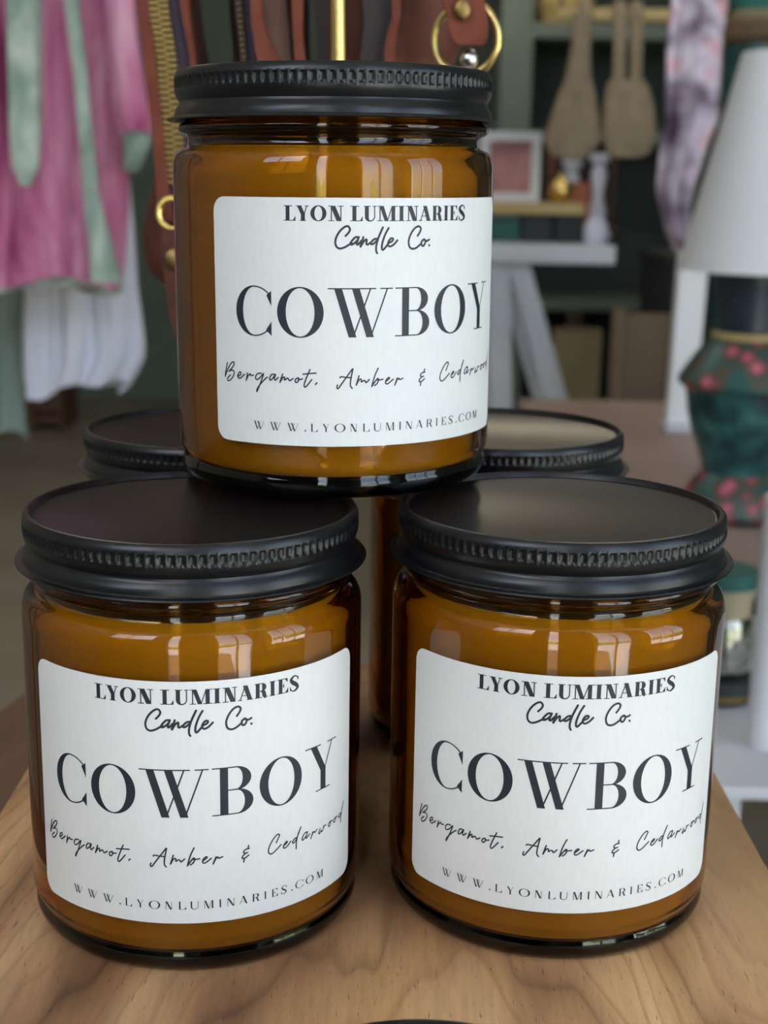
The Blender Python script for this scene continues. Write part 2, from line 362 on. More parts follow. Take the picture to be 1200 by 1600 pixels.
def glyph(k, ch, x0, x1, y0, y1, T, h, sf=True):
    H = y1-y0; w = x1-x0; s = h                                # one high-contrast roman capital in its box
    if ch == 'L':
        sx = x0+w*0.17; k.rect(sx, sx+T, y0, y1)
        if sf: k.rect(x0, sx+T+w*0.22, y1-s, y1)
        k.rect(x0 if sf else sx, x1, y0, y0+s); k.tri((x1, y0), (x1, y0+H*0.34), (x1-w*0.2, y0+s))
    elif ch == 'I':
        m = (x0+x1)/2; k.rect(m-T/2, m+T/2, y0, y1)
        if sf: k.rect(x0, x1, y0, y0+s); k.rect(x0, x1, y1-s, y1)
    elif ch == 'Y':
        m = x0+w*0.54; j = y0+H*0.46
        k.rect(m-T/2, m+T/2, y0, j+H*0.02); k.dia((x0+w*0.24, y1), (m, j-H*0.02), T*1.08); k.dia((x1-w*0.16, y1), (m+T*0.35, j), h*1.25)
        if sf: k.rect(x0, x0+w*0.46, y1-s, y1); k.rect(x1-w*0.32, x1, y1-s, y1); k.rect(m-w*0.23, m+w*0.23, y0, y0+s)
    elif ch == 'O': k.ring((x0+x1)/2, (y0+y1)/2, w/2, H/2*1.035, T*1.18, h*1.1)
    elif ch == 'C':
        cx = x0+w*0.53; rx = w*0.53; ry = H/2*1.035; cy = (y0+y1)/2
        A = []; B = []
        for i in range(49):
            a = math.radians(42+276*i/48); c, q = math.cos(a), math.sin(a); tk = T*1.1 if c < 0 else h*1.2
            A.append((cx+rx*c*(1 if c < 0 else 1.12), cy+ry*q)); B.append((cx+(rx-tk)*c*(1 if c < 0 else 1.12), cy+(ry-h*1.1)*q))
        k.strip(A, B)
        e = x1
        k.quad((e, y1-H*0.08), (e, y1-H*0.40), (e-h*0.6, y1-H*0.36), (e-w*0.13, y1-H*0.17)); k.quad((e, y0+H*0.0), (e, y0+H*0.30), (e-h*0.8, y0+H*0.27), (e-w*0.15, y0+H*0.12))
    elif ch == 'N':
        l = x0+w*0.2; r = x1-w*0.17
        k.rect(l-h*.7, l+h*.7, y0, y1); k.rect(r-h*.7, r+h*.7, y0, y1); k.dia((l+T*0.32, y1), (r-T*0.42, y0), T*1.25)
        if sf: k.rect(x0, l, y1-s, y1); k.rect(x0, l+w*0.2, y0, y0+s); k.rect(r-w*0.2, x1, y1-s, y1)
    elif ch == 'U':
        l = x0+w*0.24; r = x1-w*0.15; k.rect(l-T/2, l+T/2, y0+H*0.3, y1); k.rect(r-h*.7, r+h*.7, y0+H*0.3, y1)
        A = []; B = []
        for i in range(25):
            a = math.radians(180+180*i/24); c, q = math.cos(a), math.sin(a); mid = (l-T/2+r+h*.7)/2; rx = (r+h*.7-l+T/2)/2
            tk = T if c < 0 else h*1.4
            A.append((mid+rx*c, y0+H*0.3+(H*0.33)*q)); B.append((mid+(rx-tk)*c if c < 0 else mid+(rx-h*1.4)*c, y0+H*0.3+(H*0.33-h*1.6)*q))
        k.strip(A, B)
        if sf: k.rect(x0, l+T/2+w*0.14, y1-s, y1); k.rect(r-w*0.17, x1, y1-s, y1)
    elif ch == 'M':
        l = x0+w*0.13; r = x1-w*0.22; m = x0+w*0.45
        k.rect(l-h*.7, l+h*.7, y0, y1); k.rect(r-T/2, r+T/2, y0, y1); k.dia((l+T*0.4, y1), (m, y0), T*1.05); k.dia((r-T*0.3, y1), (m+T*0.2, y0), h*1.3)
        if sf: k.rect(x0, l+w*0.1, y1-s, y1); k.rect(r, x1, y1-s, y1); k.rect(x0, l+w*0.15, y0, y0+s); k.rect(r-T/2-w*0.1, x1, y0, y0+s)
    elif ch == 'A':
        t = x0+w*0.48; k.dia((t, y1), (x0+w*0.14, y0), h*1.4); k.dia((t, y1), (x1-w*0.2, y0), T*1.15); k.rect(x0+w*0.25, x0+w*0.66, y0+H*0.3, y0+H*0.3+h)
        if sf: k.rect(x0, x0+w*0.28, y0, y0+s); k.rect(x1-w*0.42, x1, y0, y0+s)
    elif ch in 'RB':
        l = x0+w*(0.19 if ch == 'B' else 0.22); k.rect(l-T/2 if ch == 'R' else l, l+T/2 if ch == 'R' else l+T, y0, y1); si = l+T*0.4
        if sf: k.rect(x0, si, y1-s, y1); k.rect(x0, si+(w*0.22 if ch == 'R' else 0), y0, y0+s)
        ym = y0+H*(0.53 if ch == 'B' else 0.49)
        def bowl(ya, yb, xr):
            rx = min((yb-ya)*0.62, (xr-si)*0.62); cx = xr-rx; cy = (ya+yb)/2; ry = (yb-ya)/2
            k.rect(si, cx, yb-h, yb); k.rect(si, cx, ya, ya+h); k.ring(cx, cy, rx, ry, T*1.1, h, -90, 90, 28)
        bowl(ym-h, y1, x1-w*(0.05 if ch == 'B' else 0.13))
        if ch == 'B': bowl(y0, ym, x1)
        else: k.stroke(spline([(x0+w*0.5, ym), (x0+w*0.66, ym-H*0.1), (x0+w*0.72, y0+H*0.16), (x0+w*0.84, y0+h*0.8), (x1, y0+H*0.05)]), [T*0.8]*7+[T]*8+[T*0.9]*4+[h]*6, False)
    elif ch == 'E':
        l = x0+w*0.2; k.rect(l-T*0.2, l+T*0.8, y0, y1); k.rect(x0 if sf else l, x1-w*0.06, y1-s, y1); k.rect(x0 if sf else l, x1, y0, y0+s)
        k.rect(l, x0+w*0.62, y0+H*0.49, y0+H*0.49+h); xm = x0+w*0.62
        k.tri((x1-w*0.06, y1), (x1-w*0.06, y1-H*0.3), (x1-w*0.28, y1-s)); k.tri((x1, y0), (x1, y0+H*0.36), (x1-w*0.26, y0+s)); k.tri((xm, y0+H*0.32), (xm, y0+H*0.7), (xm-w*0.12, y0+H*0.51))
    elif ch == 'S':
        P = spline([(x1-w*0.08, y1-H*0.28), (x1-w*0.26, y1-H*0.03), (x0+w*0.45, y1), (x0+w*0.16, y1-H*0.2), (x0+w*0.32, y0+H*0.6), (x0+w*0.66, y0+H*0.42), (x0+w*0.84, y0+H*0.2), (x0+w*0.52, y0), (x0+w*0.22, y0+H*0.05), (x0+w*0.05, y0+H*0.3)])
        n = len(P); k.stroke(P, [h*1.1+(T*1.1-h*1.1)*max(0, math.sin(PI*i/(n-1)))**3 for i in range(n)], False)
        k.tri((x1-w*0.08, y1), (x1-w*0.06, y1-H*0.32), (x1-w*0.2, y1-H*0.08)); k.tri((x0+w*0.05, y0), (x0+w*0.03, y0+H*0.34), (x0+w*0.2, y0+H*0.08))
    elif ch == 'W':                                            # two crossing Vs
        a, b = x0+w*0.153, x0+w*0.42; p, q = x0+w*0.375, x0+w*0.645; t1, t2 = x0+w*0.652, x1-w*0.085
        k.dia((a, y1), (p, y0), T); k.dia((b, y1), (q, y0), T); k.dia((t1, y1), (p+T*0.2, y0+H*0.06), h*1.3); k.dia((t2, y1), (q+T*0.2, y0+H*0.06), h*1.3)
        if sf: k.rect(x0, x0+w*0.735, y1-s, y1); k.rect(x0+w*0.8, x1, y1-s, y1)
    elif ch == '.': k.disc(((x0+x1)/2, y0+(x1-x0)/2), (x1-x0)/2)
k_brand = Ink(); k_title = Ink(); k_scent = Ink(); k_url = Ink(); k_co = Ink()
for ch, a, b in (('L', -21.33, -18.84), ('Y', -18.76, -16.0), ('O', -15.73, -12.42), ('N', -12.05, -8.95), ('L', -7.55, -4.99), ('U', -4.78, -2.08), ('M', -1.9, 2.55), ('I', 2.72, 4.08), ('N', 4.45, 7.4),
                 ('A', 7.5, 10.62), ('R', 10.95, 13.8), ('I', 14.14, 15.46), ('E', 15.86, 18.4), ('S', 18.72, 21.08)):
    glyph(k_brand, ch, a, b, 59.22, 62.3, 0.82 if ch != 'O' else 0.72, 0.16)
for ch, a, b in (('C', -32.84, -24.28), ('O', -23.0, -13.05), ('W', -12.22, 1.6), ('B', 2.18, 10.55), ('O', 11.9, 21.86), ('Y', 22.75, 32.6)):
    glyph(k_title, ch, a, b, 35.4, 45.62, 1.62, 0.25)
for ch, a, b in (('W', -29.0, -26.1), ('W', -25.1, -22.25), ('W', -21.2, -18.35), ('.', -17.2, -16.85), ('L', -16.05, -14.4), ('Y', -13.6, -11.8), ('O', -10.85, -8.5), ('N', -7.7, -5.9), ('L', -5.0, -3.3), ('U', -2.75, -0.6),
                 ('M', 0.1, 2.5), ('I', 3.3, 3.8), ('N', 4.65, 6.7), ('A', 7.25, 9.4), ('R', 10.05, 11.85), ('I', 12.8, 13.3), ('E', 14.35, 15.9), ('S', 16.65, 18.15), ('.', 19.15, 19.5), ('C', 20.2, 22.3), ('O', 23.0, 25.3), ('M', 26.1, 28.5)):
    glyph(k_url, ch, a, b, 15.35, 17.12, 0.30, 0.07, sf=False)
STROKES = {
 'candle': ["-852,5624 -784,5699 -763,5767 -811,5822 -903,5784 -1001,5677 -1059,5540 -1048,5424 -978,5370 -880,5391 -781,5447 -728,5482",
  "-578,5601 -654,5594 -728,5515 -752,5463 -708,5455 -617,5526 -578,5601 -609,5517 -620,5458 -588,5457 -529,5527",
  "-484,5601 -519,5488 -546,5399 -483,5504 -425,5555 -413,5528 -420,5466 -391,5451 -321,5500",
  "-185,5569 -251,5559 -311,5506 -321,5459 -270,5467 -185,5549 -129,5666 -70,5795",
  "-70,5795 -149,5627 -204,5452 -213,5334 -189,5272",
  "56,5784 -21,5647 -81,5472 -89,5370 -62,5341 0,5403 65,5482",
  "61,5480 135,5517 157,5564 106,5570 52,5501 45,5433 96,5409 178,5453 252,5531",
  "725,5618 777,5687 805,5766 750,5813 647,5766 558,5648 512,5511 537,5393 611,5353 703,5376 814,5454",
  "888,5545 829,5500 828,5434 867,5408 910,5449 923,5505 895,5541 952,5508 1023,5536",
  "1019,5423 1026,5413"],
 'berg': ["-3562,2906 -3589,2793 -3619,2679 -3631,2604",
  "-3631,2604 -3564,2740 -3474,2877 -3395,2934 -3364,2905 -3414,2818 -3521,2720",
  "-3521,2720 -3439,2751 -3374,2728 -3394,2636 -3479,2541 -3550,2516 -3562,2565 -3477,2646",
  "-3270,2628 -3195,2681 -3199,2732 -3250,2704 -3279,2627 -3214,2595 -3099,2689",
  "-3021,2719 -3040,2629 -3056,2560",
  "-3051,2579 -2999,2669 -2949,2708 -2940,2676 -2871,2688",
  "-2686,2738 -2773,2723 -2822,2646 -2791,2599 -2711,2645 -2628,2739 -2670,2612 -2737,2452 -2793,2339 -2784,2399 -2712,2499 -2608,2607 -2537,2665",
  "-2354,2732 -2437,2727 -2483,2652 -2473,2603 -2413,2647 -2348,2738 -2376,2649 -2354,2611 -2290,2672",
  "-2189,2747 -2228,2643 -2251,2566",
  "-2247,2577 -2183,2675 -2147,2680 -2151,2622 -2082,2666 -2056,2638 -2033,2614 -1965,2660",
  "-1850,2682 -1906,2647 -1911,2587 -1872,2585 -1839,2637 -1850,2676 -1813,2645 -1761,2662",
  "-1597,2862 -1651,2738 -1709,2591 -1724,2515 -1696,2489 -1632,2558 -1560,2651",
  "-1747,2760 -1615,2777 -1469,2789",
  "-1454,2582 -1483,2548"],
 'amber': ["-1020,2540 -1031,2481 -1002,2468 -924,2577 -799,2750 -702,2881 -710,2813 -741,2651 -747,2528 -710,2470",
  "-970,2695 -943,2716 -853,2703 -727,2694",
  "-564,2731 -596,2632 -624,2535",
  "-624,2535 -563,2646 -520,2657 -515,2599 -465,2631 -435,2620 -413,2585 -344,2648",
  "-152,2883 -221,2736 -265,2592 -290,2495",
  "-286,2505 -214,2606 -162,2666 -143,2635 -175,2558 -231,2515",
  "-177,2634 -120,2633 -45,2645",
  "16,2589 77,2635 105,2667 69,2671 20,2613 17,2553 71,2548 185,2635",
  "282,2657 248,2578 222,2504",
  "226,2517 275,2613 318,2650 334,2620 412,2646",
  "948,2810 935,2746",
  "959,2743 884,2731 840,2682 873,2650 926,2657",
  "882,2648 823,2596 811,2551 867,2546 950,2598",
  "857,2548 844,2463"],
 'cedar': ["1555,2728 1602,2814 1631,2873 1593,2907 1500,2840 1409,2704 1376,2591 1401,2528 1463,2513 1564,2575 1668,2659",
  "1737,2613 1813,2662 1811,2689 1757,2655 1724,2588 1755,2554 1817,2579 1902,2662",
  "2070,2703 1995,2687 1947,2629 1983,2603 2049,2669 2112,2789 2166,2902",
  "2166,2902 2091,2760 2049,2611 2041,2452",
  "2340,2736 2258,2719 2197,2621 2226,2589 2307,2652 2347,2727 2305,2622 2327,2602 2407,2663",
  "2493,2676 2465,2597 2440,2544",
  "2444,2555 2500,2646 2543,2667 2562,2645 2625,2686",
  "2724,2666 2683,2593 2699,2560 2765,2617 2755,2599 2786,2580 2839,2644 2828,2677 2917,2681",
  "3059,2700 3007,2666 3008,2610 3057,2607 3077,2656 3059,2697 3149,2690",
  "3258,2712 3195,2682 3196,2630 3240,2625 3272,2669 3258,2712 3334,2706",
  "3501,2718 3429,2720 3392,2669 3445,2645 3520,2714 3566,2824 3606,2948",
  "3606,2948 3537,2762 3503,2628 3491,2507"],
}
for key, L in STROKES.items():
    for st in L:
        P = [tuple(float(c)/100 for c in q.split(',')) for q in st.split()]
        if key == 'candle': (k_co).stroke(spline(P), 0.44)
        else: k_scent.stroke(spline(P), 0.30)
R_LAB = 36.56
def wrap(u, v, r): a = u/R_LAB; return (r*math.sin(a)*MM, -r*math.cos(a)*MM, v*MM)
def ink_mesh(name, k, parent):
    mb = MB(); mb.add([wrap(u, v, R_LAB+0.11) for u, v in k.v], k.f)
    return mb.build(name, m_ink, parent, smooth=0, recalc=False)
def label_mesh(parent):
    HW, Z0, Z1, CR = 38.9, 12.2, 63.9, 3.0; us = []
    for i in range(9): us.append(-HW+CR*(1-math.cos(PI/2*i/8)))
    us += [-HW+CR+(2*HW-2*CR)*i/60 for i in range(1, 60)]; us += [-q for q in us[:9]][::-1]
    rows = []
    for u in us:
        e = abs(u)-(HW-CR); d = CR-math.sqrt(max(0, CR*CR-e*e)) if e > 0 else 0
        rows.append((u, Z0+d, Z1-d))
    mb = MB(); n = len(rows)
    vs = []
    for r in (R_LAB, R_LAB+0.06):
        for u, a, b in rows: vs += [wrap(u, a, r), wrap(u, b, r)]
    fs = []
    for i in range(n-1):
        a, b, c, d = 2*i, 2*i+2, 2*i+3, 2*i+1; o = 2*n
        fs += [(a+o, b+o, c+o, d+o), (a, d, c, b), (a, b, b+o, a+o), (d, d+o, c+o, c)]
    fs += [(0, 2*n, 2*n+1, 1), (2*n-2, 2*n-1, 4*n-1, 4*n-2)]
    mb.add(vs, fs); return mb.build('label', m_label, parent, smooth=40)

def make_jar():
    t = empty('candle_jar', (0, 0, BZ))
    mb = MB(); mb.lathe(GLASS, 128); mb.build('glass_jar', m_glass, t, smooth=60)
    mb = MB(); mb.lathe(WAX, 96); mb.build('wax', m_wax, t)
    mb = MB(); mb.tube([(0, 0, 0.0726), (0.0004, 0, 0.0765), (0.001, 0, 0.0795)], 0.0009, 8); mb.build('wick', m_wick, t)
    mb = MB(); mb.lathe([(r*MM, z*MM) for r, z in LID[::-1]], 112*10, wob=knurl); lid = mb.build('lid', m_lid, t, smooth=30)
    lb = label_mesh(t); lb['label'] = 'white paper label with black lettering'
    ink_mesh('brand_lettering', k_brand, lb); ink_mesh('company_lettering', k_co, lb); ink_mesh('title_lettering', k_title, lb)
    ink_mesh('scent_lettering', k_scent, lb); ink_mesh('web_address_lettering', k_url, lb)
    return t
jar0 = make_jar()
HT = 0.09085
G = 'amber candle jars stacked on the wooden board'
JARS = [((-0.04113, 0.28983, 0), 5.9, 0, 'front left amber candle jar with white label, standing on the wooden board'),
        ((0.03883, 0.29641, 0), 1.1, 0, 'front right amber candle jar with white label, standing on the wooden board'),
        ((-0.01217, 0.32709, HT+0.0007), 12.35, -0.55, 'uppermost amber candle jar, balanced on the lids of the jars below'),
        ((-0.04910, 0.38715, 0), 104.0, 0, 'rear left jar with black lid, mostly hidden behind the front left candle jar'),
        ((0.03258, 0.39363, 0), 118.0, 0, 'rear right jar with black lid, mostly hidden behind the front right candle jar')]
for i, ((x, y, z), s0, tilt, lab) in enumerate(JARS):
    o = jar0 if i == 0 else copy_tree(jar0)
    o.location = (x, y, BZ+z+0.00005)
    o.rotation_euler = (0, math.radians(tilt), s0/R_LAB)
    tag(o, lab, 'candle', G)
# low black tin at the front edge of the picture
tn = empty('candle_tin', (0.0085, 0.1825, BZ+0.00005), 0, 'low black lidded tin in front of the jars at the bottom edge', 'tin')
mb = MB(); mb.lathe(fillet([(0, 0), (34.0, 0), (34.4, 0.4), (34.4, 9.9), (0, 9.9)]), 96); mb.build('tin_body', m_lid, tn)
mb = MB(); mb.lathe(fillet([(0, 10), (35.2, 10), (35.4, 10.3), (35.4, 14.2), (35.0, 15.0), (34.2, 15.2), (33.4, 14.9), (33.0, 14.6), (0, 14.6)]), 128); mb.build('lid', m_lid, tn)
# ------------------------------------------------------------------ leather bags hanging right behind the jars
m_leather = noisy('brown_leather', srgb(82, 44, 33), srgb(100, 56, 43), 60, rough=0.6, spec=0.25, bmp=0.15)
m_leather_l = noisy('tan_leather_edge', srgb(106, 52, 36), srgb(124, 66, 47), 60, rough=0.6, spec=0.2)
m_leather_d = noisy('dark_leather', srgb(40, 26, 24), srgb(54, 36, 32), 60, rough=0.55)
m_tape = mat('zipper_tape', srgb(66, 54, 66), 0.85)
m_brass = mat('brass', srgb(236, 206, 130), 0.26, 1.0)
m_brass_old = mat('aged_brass', srgb(146, 120, 74), 0.42, 1.0)
m_steel = mat('polished_steel', srgb(215, 215, 218), 0.15, 1.0)
m_black = mat('black_metal', srgb(28, 28, 30), 0.45, 0.6)
def loft(mb, rows, front, back, n=28, N=40, p=3.0, bulge=0.0):      # rows: (py, left px, right px) outline at the front depth -> a padded body
    y0, y1 = rows[0][0], rows[-1][0]; vs = []; fs = []
    for i in range(N+1):
        py = y0+(y1-y0)*i/N; l, r = interp(rows, py)
        A = at(l, py, front); B = at(r, py, front); cx, hw, z = (A.x+B.x)/2, (B.x-A.x)/2, (A.z+B.z)/2
        e = math.sin(PI*min(1, max(0, i/N))); cy, hd = (front+back)/2, (back-front)/2*(1-bulge+bulge*e)
        for k in range(n):
            a = 2*PI*k/n; c, q = math.cos(a), math.sin(a)
            vs.append((cx+hw*math.copysign(abs(c)**(2/p), c), cy+hd*math.copysign(abs(q)**(2/p), q), z))
    for i in range(N):
        for k in range(n): fs.append((i*n+k, i*n+(k+1) % n, (i+1)*n+(k+1) % n, (i+1)*n+k))
    fs += [tuple(range(n)), tuple(N*n+k for k in range(n))[::-1]]
    mb.add(vs, fs)
def local(mb, o): mb.v = [tuple(Vector(v)-o.location) for v in mb.v]; return mb
def ribbon(mb, rows, depth, th=0.003):                              # a flat strap standing in space: rows (py, left, right[, depth])
    vs = []; n = len(rows)
    for r in rows:
        d = r[3] if len(r) > 3 else depth
        for dd in (0, th):
            vs += [at(r[1], r[0], d)+Vector((0, dd, 0)), at(r[2], r[0], d)+Vector((0, dd, 0))]
    fs = []
    for i in range(n-1):
        a, b = 4*i, 4*i+4
        fs += [(a, a+1, b+1, b), (a+2, b+2, b+3, a+3), (a, b, b+2, a+2), (a+1, a+3, b+3, b+1)]
    fs += [(0, 2, 3, 1), (4*n-4, 4*n-3, 4*n-1, 4*n-2)]
    mb.add(vs, fs)
def path_rows(rows, n=24):
    y0, y1 = rows[0][0], rows[-1][0]
    return [tuple([y0+(y1-y0)*i/n]+list(interp(rows, y0+(y1-y0)*i/n))) for i in range(n+1)]
RAIL_Z = 1.335
D1 = 0.49; K = D1/0.66
ra = empty('display_rail', (0, D1+0.04, 0), 0, 'black metal rail behind the jars from which the leather bags hang', 'rail')
mb = MB(); mb.tube([(-0.42, 0, RAIL_Z), (0.42, 0, RAIL_Z)], 0.008, 16); mb.build('crossbar', m_black, ra)
for s in (-1, 1):
    mb = MB(); mb.tube([(s*0.42, 0, 0.012), (s*0.42, 0, RAIL_Z+0.008)], 0.009, 16); mb.build('post', m_black, ra)
    mb = MB(); mb.box(s*0.42-0.02, s*0.42+0.02, -0.16, 0.16, 0, 0.012); mb.build('foot', m_black, ra, bevel=0.002)
def hang(px, py, d, parent, m, w=0.010):                            # a short loop of strap over the rail
    p = at(px, py, d); pts = [(p.x, d+0.004, p.z-0.01)]
    for i in range(13):
        a = PI*i/12; pts.append((p.x, D1+0.04-0.0125*math.cos(a), RAIL_Z+0.0125*math.sin(a)))
    pts.append((p.x, D1+0.045, p.z-0.005))
    mb = MB(); mb.tube(pts, w/2, 10, flat=0.4); local(mb, parent).build('hanging_loop', m, parent)

# bag 1: narrow pouch, brass zipper towards us
b1 = empty('leather_pouch', (at(260, 0, D1).x, D1+0.03, RAIL_Z-0.02), 0, 'brown leather pouch with a long brass zipper, hanging left behind the uppermost jar', 'bag', 'leather bags on the rail')
rows = [(-200, 196, 262), (0, 212, 292), (100, 227, 307), (200, 237, 322), (245, 238, 328), (300, 222, 332), (345, 210, 335), (385, 206, 338), (415, 212, 340), (440, 228, 338), (462, 262, 332), (470, 285, 318)]
mb = MB(); loft(mb, rows, D1+0.004, D1+0.062, p=2.6); local(mb, b1).build('body', m_leather, b1)
mb = MB(); ribbon(mb, path_rows([(-200, 212, 250), (0, 229, 284), (100, 243, 303), (245, 255, 316), (330, 262, 322)]), D1, 0.003); local(mb, b1).build('zipper_tape', m_tape, b1)
mb = MB(); ribbon(mb, path_rows([(-200, 193, 212), (0, 212, 231), (100, 226, 244), (200, 237, 255), (280, 243, 262), (345, 246, 268)]), D1-0.003, 0.006); local(mb, b1).build('piping', m_leather_l, b1)
mb = MB(); ribbon(mb, path_rows([(-200, 253, 266), (0, 281, 293), (100, 297, 305), (200, 312, 322)]), D1-0.003, 0.006); local(mb, b1).build('piping', m_leather_l, b1)
mb = MB()
for i in range(52):
    py = -190+i*9.3
    xl = interp([(-200, 216), (0, 233), (100, 247), (245, 259), (330, 262)], py)[0]
    for s, (a, b) in ((0, (xl, xl+17)), (1, (xl+14, xl+31))):
        A = at(a, py+s*4.6, D1-0.0005); B = at(b, py+s*4.6, D1-0.0005)
        mb.box(A.x, B.x, D1-0.0024, D1+0.0002, A.z-0.0006, A.z+0.0006)
tooth = local(mb, b1).build('zipper_teeth', m_brass_old, b1, smooth=0); tooth['kind'] = 'stuff'
q = at(269, 333, D1-0.012); mb = MB()
mb.tube([q+Vector((0.0046*math.cos(2*PI*i/32), 0, 0.0049*math.sin(2*PI*i/32))) for i in range(32)], 0.0011, 10, closed=True); local(mb, b1).build('ring', m_brass, b1)
mb = MB(); ribbon(mb, path_rows([(352, 254, 286), (372, 252, 288), (430, 256, 292), (480, 262, 300), (560, 282, 312), (640, 292, 318)]), D1-0.013, 0.003); strap = local(mb, b1).build('strap', m_leather, b1)
q = at(272, 405, D1-0.014); mb = MB(); mb.sphere((q.x, q.y, q.z), 0.0037, 10, 1, 0.35, 1); local(mb, b1).build('snap', m_brass_old, strap)
hang(255, -190, D1+0.03, b1, m_leather_l)

# bag 2: dark zipper, folded leather
b2 = empty('leather_purse', (at(410, 0, D1).x, D1+0.03, RAIL_Z-0.02), 0, 'brown leather purse with a dark zipper, between the pouch and the riveted handbag', 'bag', 'leather bags on the rail')
mb = MB(); loft(mb, [(-200, 336, 466), (0, 346, 473), (100, 354, 475), (240, 362, 474), (330, 380, 462), (350, 400, 440)], D1+0.006, D1+0.07, p=2.8); local(mb, b2).build('body', m_leather_d, b2)
mb = MB(); ribbon(mb, path_rows([(-200, 352, 386), (0, 366, 392), (100, 378, 400), (240, 392, 412)]), D1+0.002, 0.003); local(mb, b2).build('zipper_tape', m_tape, b2)
mb = MB()
for i in range(44):
    py = -190+i*9.3; xl = interp([(-200, 355), (0, 369), (100, 377), (240, 388)], py)[0]
    A = at(xl, py, D1); B = at(xl+8, py, D1); mb.box(A.x, B.x, D1-0.0005, D1+0.0025, A.z-0.0006, A.z+0.0006)
z2 = local(mb, b2).build('zipper_teeth', mat('dark_brass', srgb(88, 76, 56), 0.45, 1.0), b2, smooth=0); z2['kind'] = 'stuff'
mb = MB(); ribbon(mb, path_rows([(-200, 372, 462), (0, 391, 447), (60, 396, 452), (100, 402, 456), (240, 420, 462)]), D1-0.001, 0.004); local(mb, b2).build('front_flap', noisy('faded_leather', srgb(98, 68, 55), srgb(112, 80, 66), 40, rough=0.6, spec=0.25), b2)
mb = MB(); ribbon(mb, path_rows([(-200, 376, 392), (0, 391, 408), (40, 393, 412), (70, 398, 424), (100, 403, 440), (240, 425, 470)]), D1-0.006, 0.004); local(mb, b2).build('folded_edge', m_leather_l, b2)
mb = MB(); ribbon(mb, path_rows([(-200, 462, 476), (0, 456, 473), (60, 458, 473), (100, 461, 478), (240, 462, 480)]), D1-0.008, 0.005); local(mb, b2).build('piping', m_leather_l, b2)
hang(405, -190, D1+0.03, b2, m_leather_l)

# bag 3: tan bag with brass bar, wavy lip, riveted tab and clasp
b3 = empty('leather_handbag', (at(640, 0, D1).x, D1+0.03, RAIL_Z-0.02), 0, 'brown leather handbag with brass bar and riveted tab, hanging behind the uppermost jar', 'bag', 'leather bags on the rail')
mb = MB(); loft(mb, [(-200, 486, 800), (0, 490, 742), (60, 496, 726), (110, 500, 708), (220, 520, 680), (320, 560, 650), (335, 580, 630)], D1+0.008, D1+0.085, p=3.2); local(mb, b3).build('body', noisy('tan_leather', srgb(88, 48, 36), srgb(104, 60, 46), 30, rough=0.6, spec=0.25, bmp=0.1), b3)
mb = MB(); ribbon(mb, path_rows([(-200, 486, 516), (0, 489, 514), (100, 498, 518), (220, 520, 540)]), D1+0.002, 0.006); local(mb, b3).build('side_gusset', m_leather_d, b3)
mb = MB(); mb.tube([at(526, -160, D1-0.006), at(528, 0, D1-0.006), at(528.5, 90, D1-0.006), at(529, 150, D1-0.006)], 0.0030, 18); local(mb, b3).build('brass_bar', m_brass, b3)
mb = MB(); ribbon(mb, path_rows([(-200, 556, 628), (0, 566, 614), (30, 570, 612), (60, 566, 604), (100, 562, 602), (220, 560, 600)]), D1+0.003, 0.004); local(mb, b3).build('inner_fold', m_leather_d, b3)
mb = MB(); ribbon(mb, path_rows([(-200, 612, 632), (0, 612, 626), (25, 614, 626), (50, 606, 620), (75, 600, 617), (100, 603, 616), (220, 600, 612)]), D1-0.004, 0.006); local(mb, b3).build('lip', m_leather_l, b3)
mb = MB(); ribbon(mb, path_rows([(-200, 660, 745), (-60, 684, 752), (0, 693, 757), (40, 701, 763), (62, 706, 762), (70, 714, 756)]), D1-0.022, 0.004); tab = local(mb, b3).build('tab', m_leather_l, b3)
q = at(722, 15, D1-0.0235); mb = MB(); mb.sphere((q.x, q.y, q.z), 0.0028, 10, 1, 0.4, 1.2); local(mb, b3).build('rivet', m_brass_old, tab)
q = at(728, 62, D1-0.016); mb = MB()
mb.tube([q+Vector((0.0102*math.cos(a)+0.0, -0.004*math.cos(a), 0.0112*math.sin(a))) for a in [2*PI*i/40 for i in range(40)]], 0.0013, 12, closed=True); local(mb, b3).build('ring', m_brass, b3)
q = at(733, 93, D1-0.018); mb = MB(); mb.sphere((q.x, q.y, q.z), 0.0030, 10, 1, 1, 1.1); mb.lathe([(0, -0.026), (0.0023, -0.026), (0.0028, -0.018), (0.0018, -0.004), (0, -0.003)], 20, (q.x, q.y, q.z)); local(mb, b3).build('clasp', m_steel, b3)
hang(640, -190, D1+0.03, b3, m_leather_l)

# ------------------------------------------------------------------ garments on the left
def cloth_mat(name, stops, scale=6, stretch=(1, 1, 0.18), rough=0.85, detail=4):
    m = mat(name, rough=rough, spec=0.2); v = coords(m, stretch)
    f = noise_tex(m, v, scale, detail, 0.6, 0.4); r = ramp(m, stops, f); lk(m, r.outputs[0], bsdf(m).inputs['Base Color']); return m
m_pink = cloth_mat('pink_tie_dye', [(0.30, srgb(150, 64, 104)), (0.43, srgb(200, 110, 150)), (0.57, srgb(226, 154, 184)), (0.7, srgb(240, 200, 216))], 16, (1, 1, 0.22))
m_sage = cloth_mat('sage_print', [(0.3, srgb(128, 148, 136)), (0.5, srgb(166, 184, 170)), (0.68, srgb(214, 222, 212))], 26, (1, 1, 0.4))
m_skirt = cloth_mat('white_cotton', [(0.3, srgb(220, 223, 240)), (0.7, srgb(236, 238, 248))], 5)
m_sage_d = cloth_mat('grey_sage_cotton', [(0.3, srgb(134, 152, 144)), (0.7, srgb(160, 176, 166))], 9)
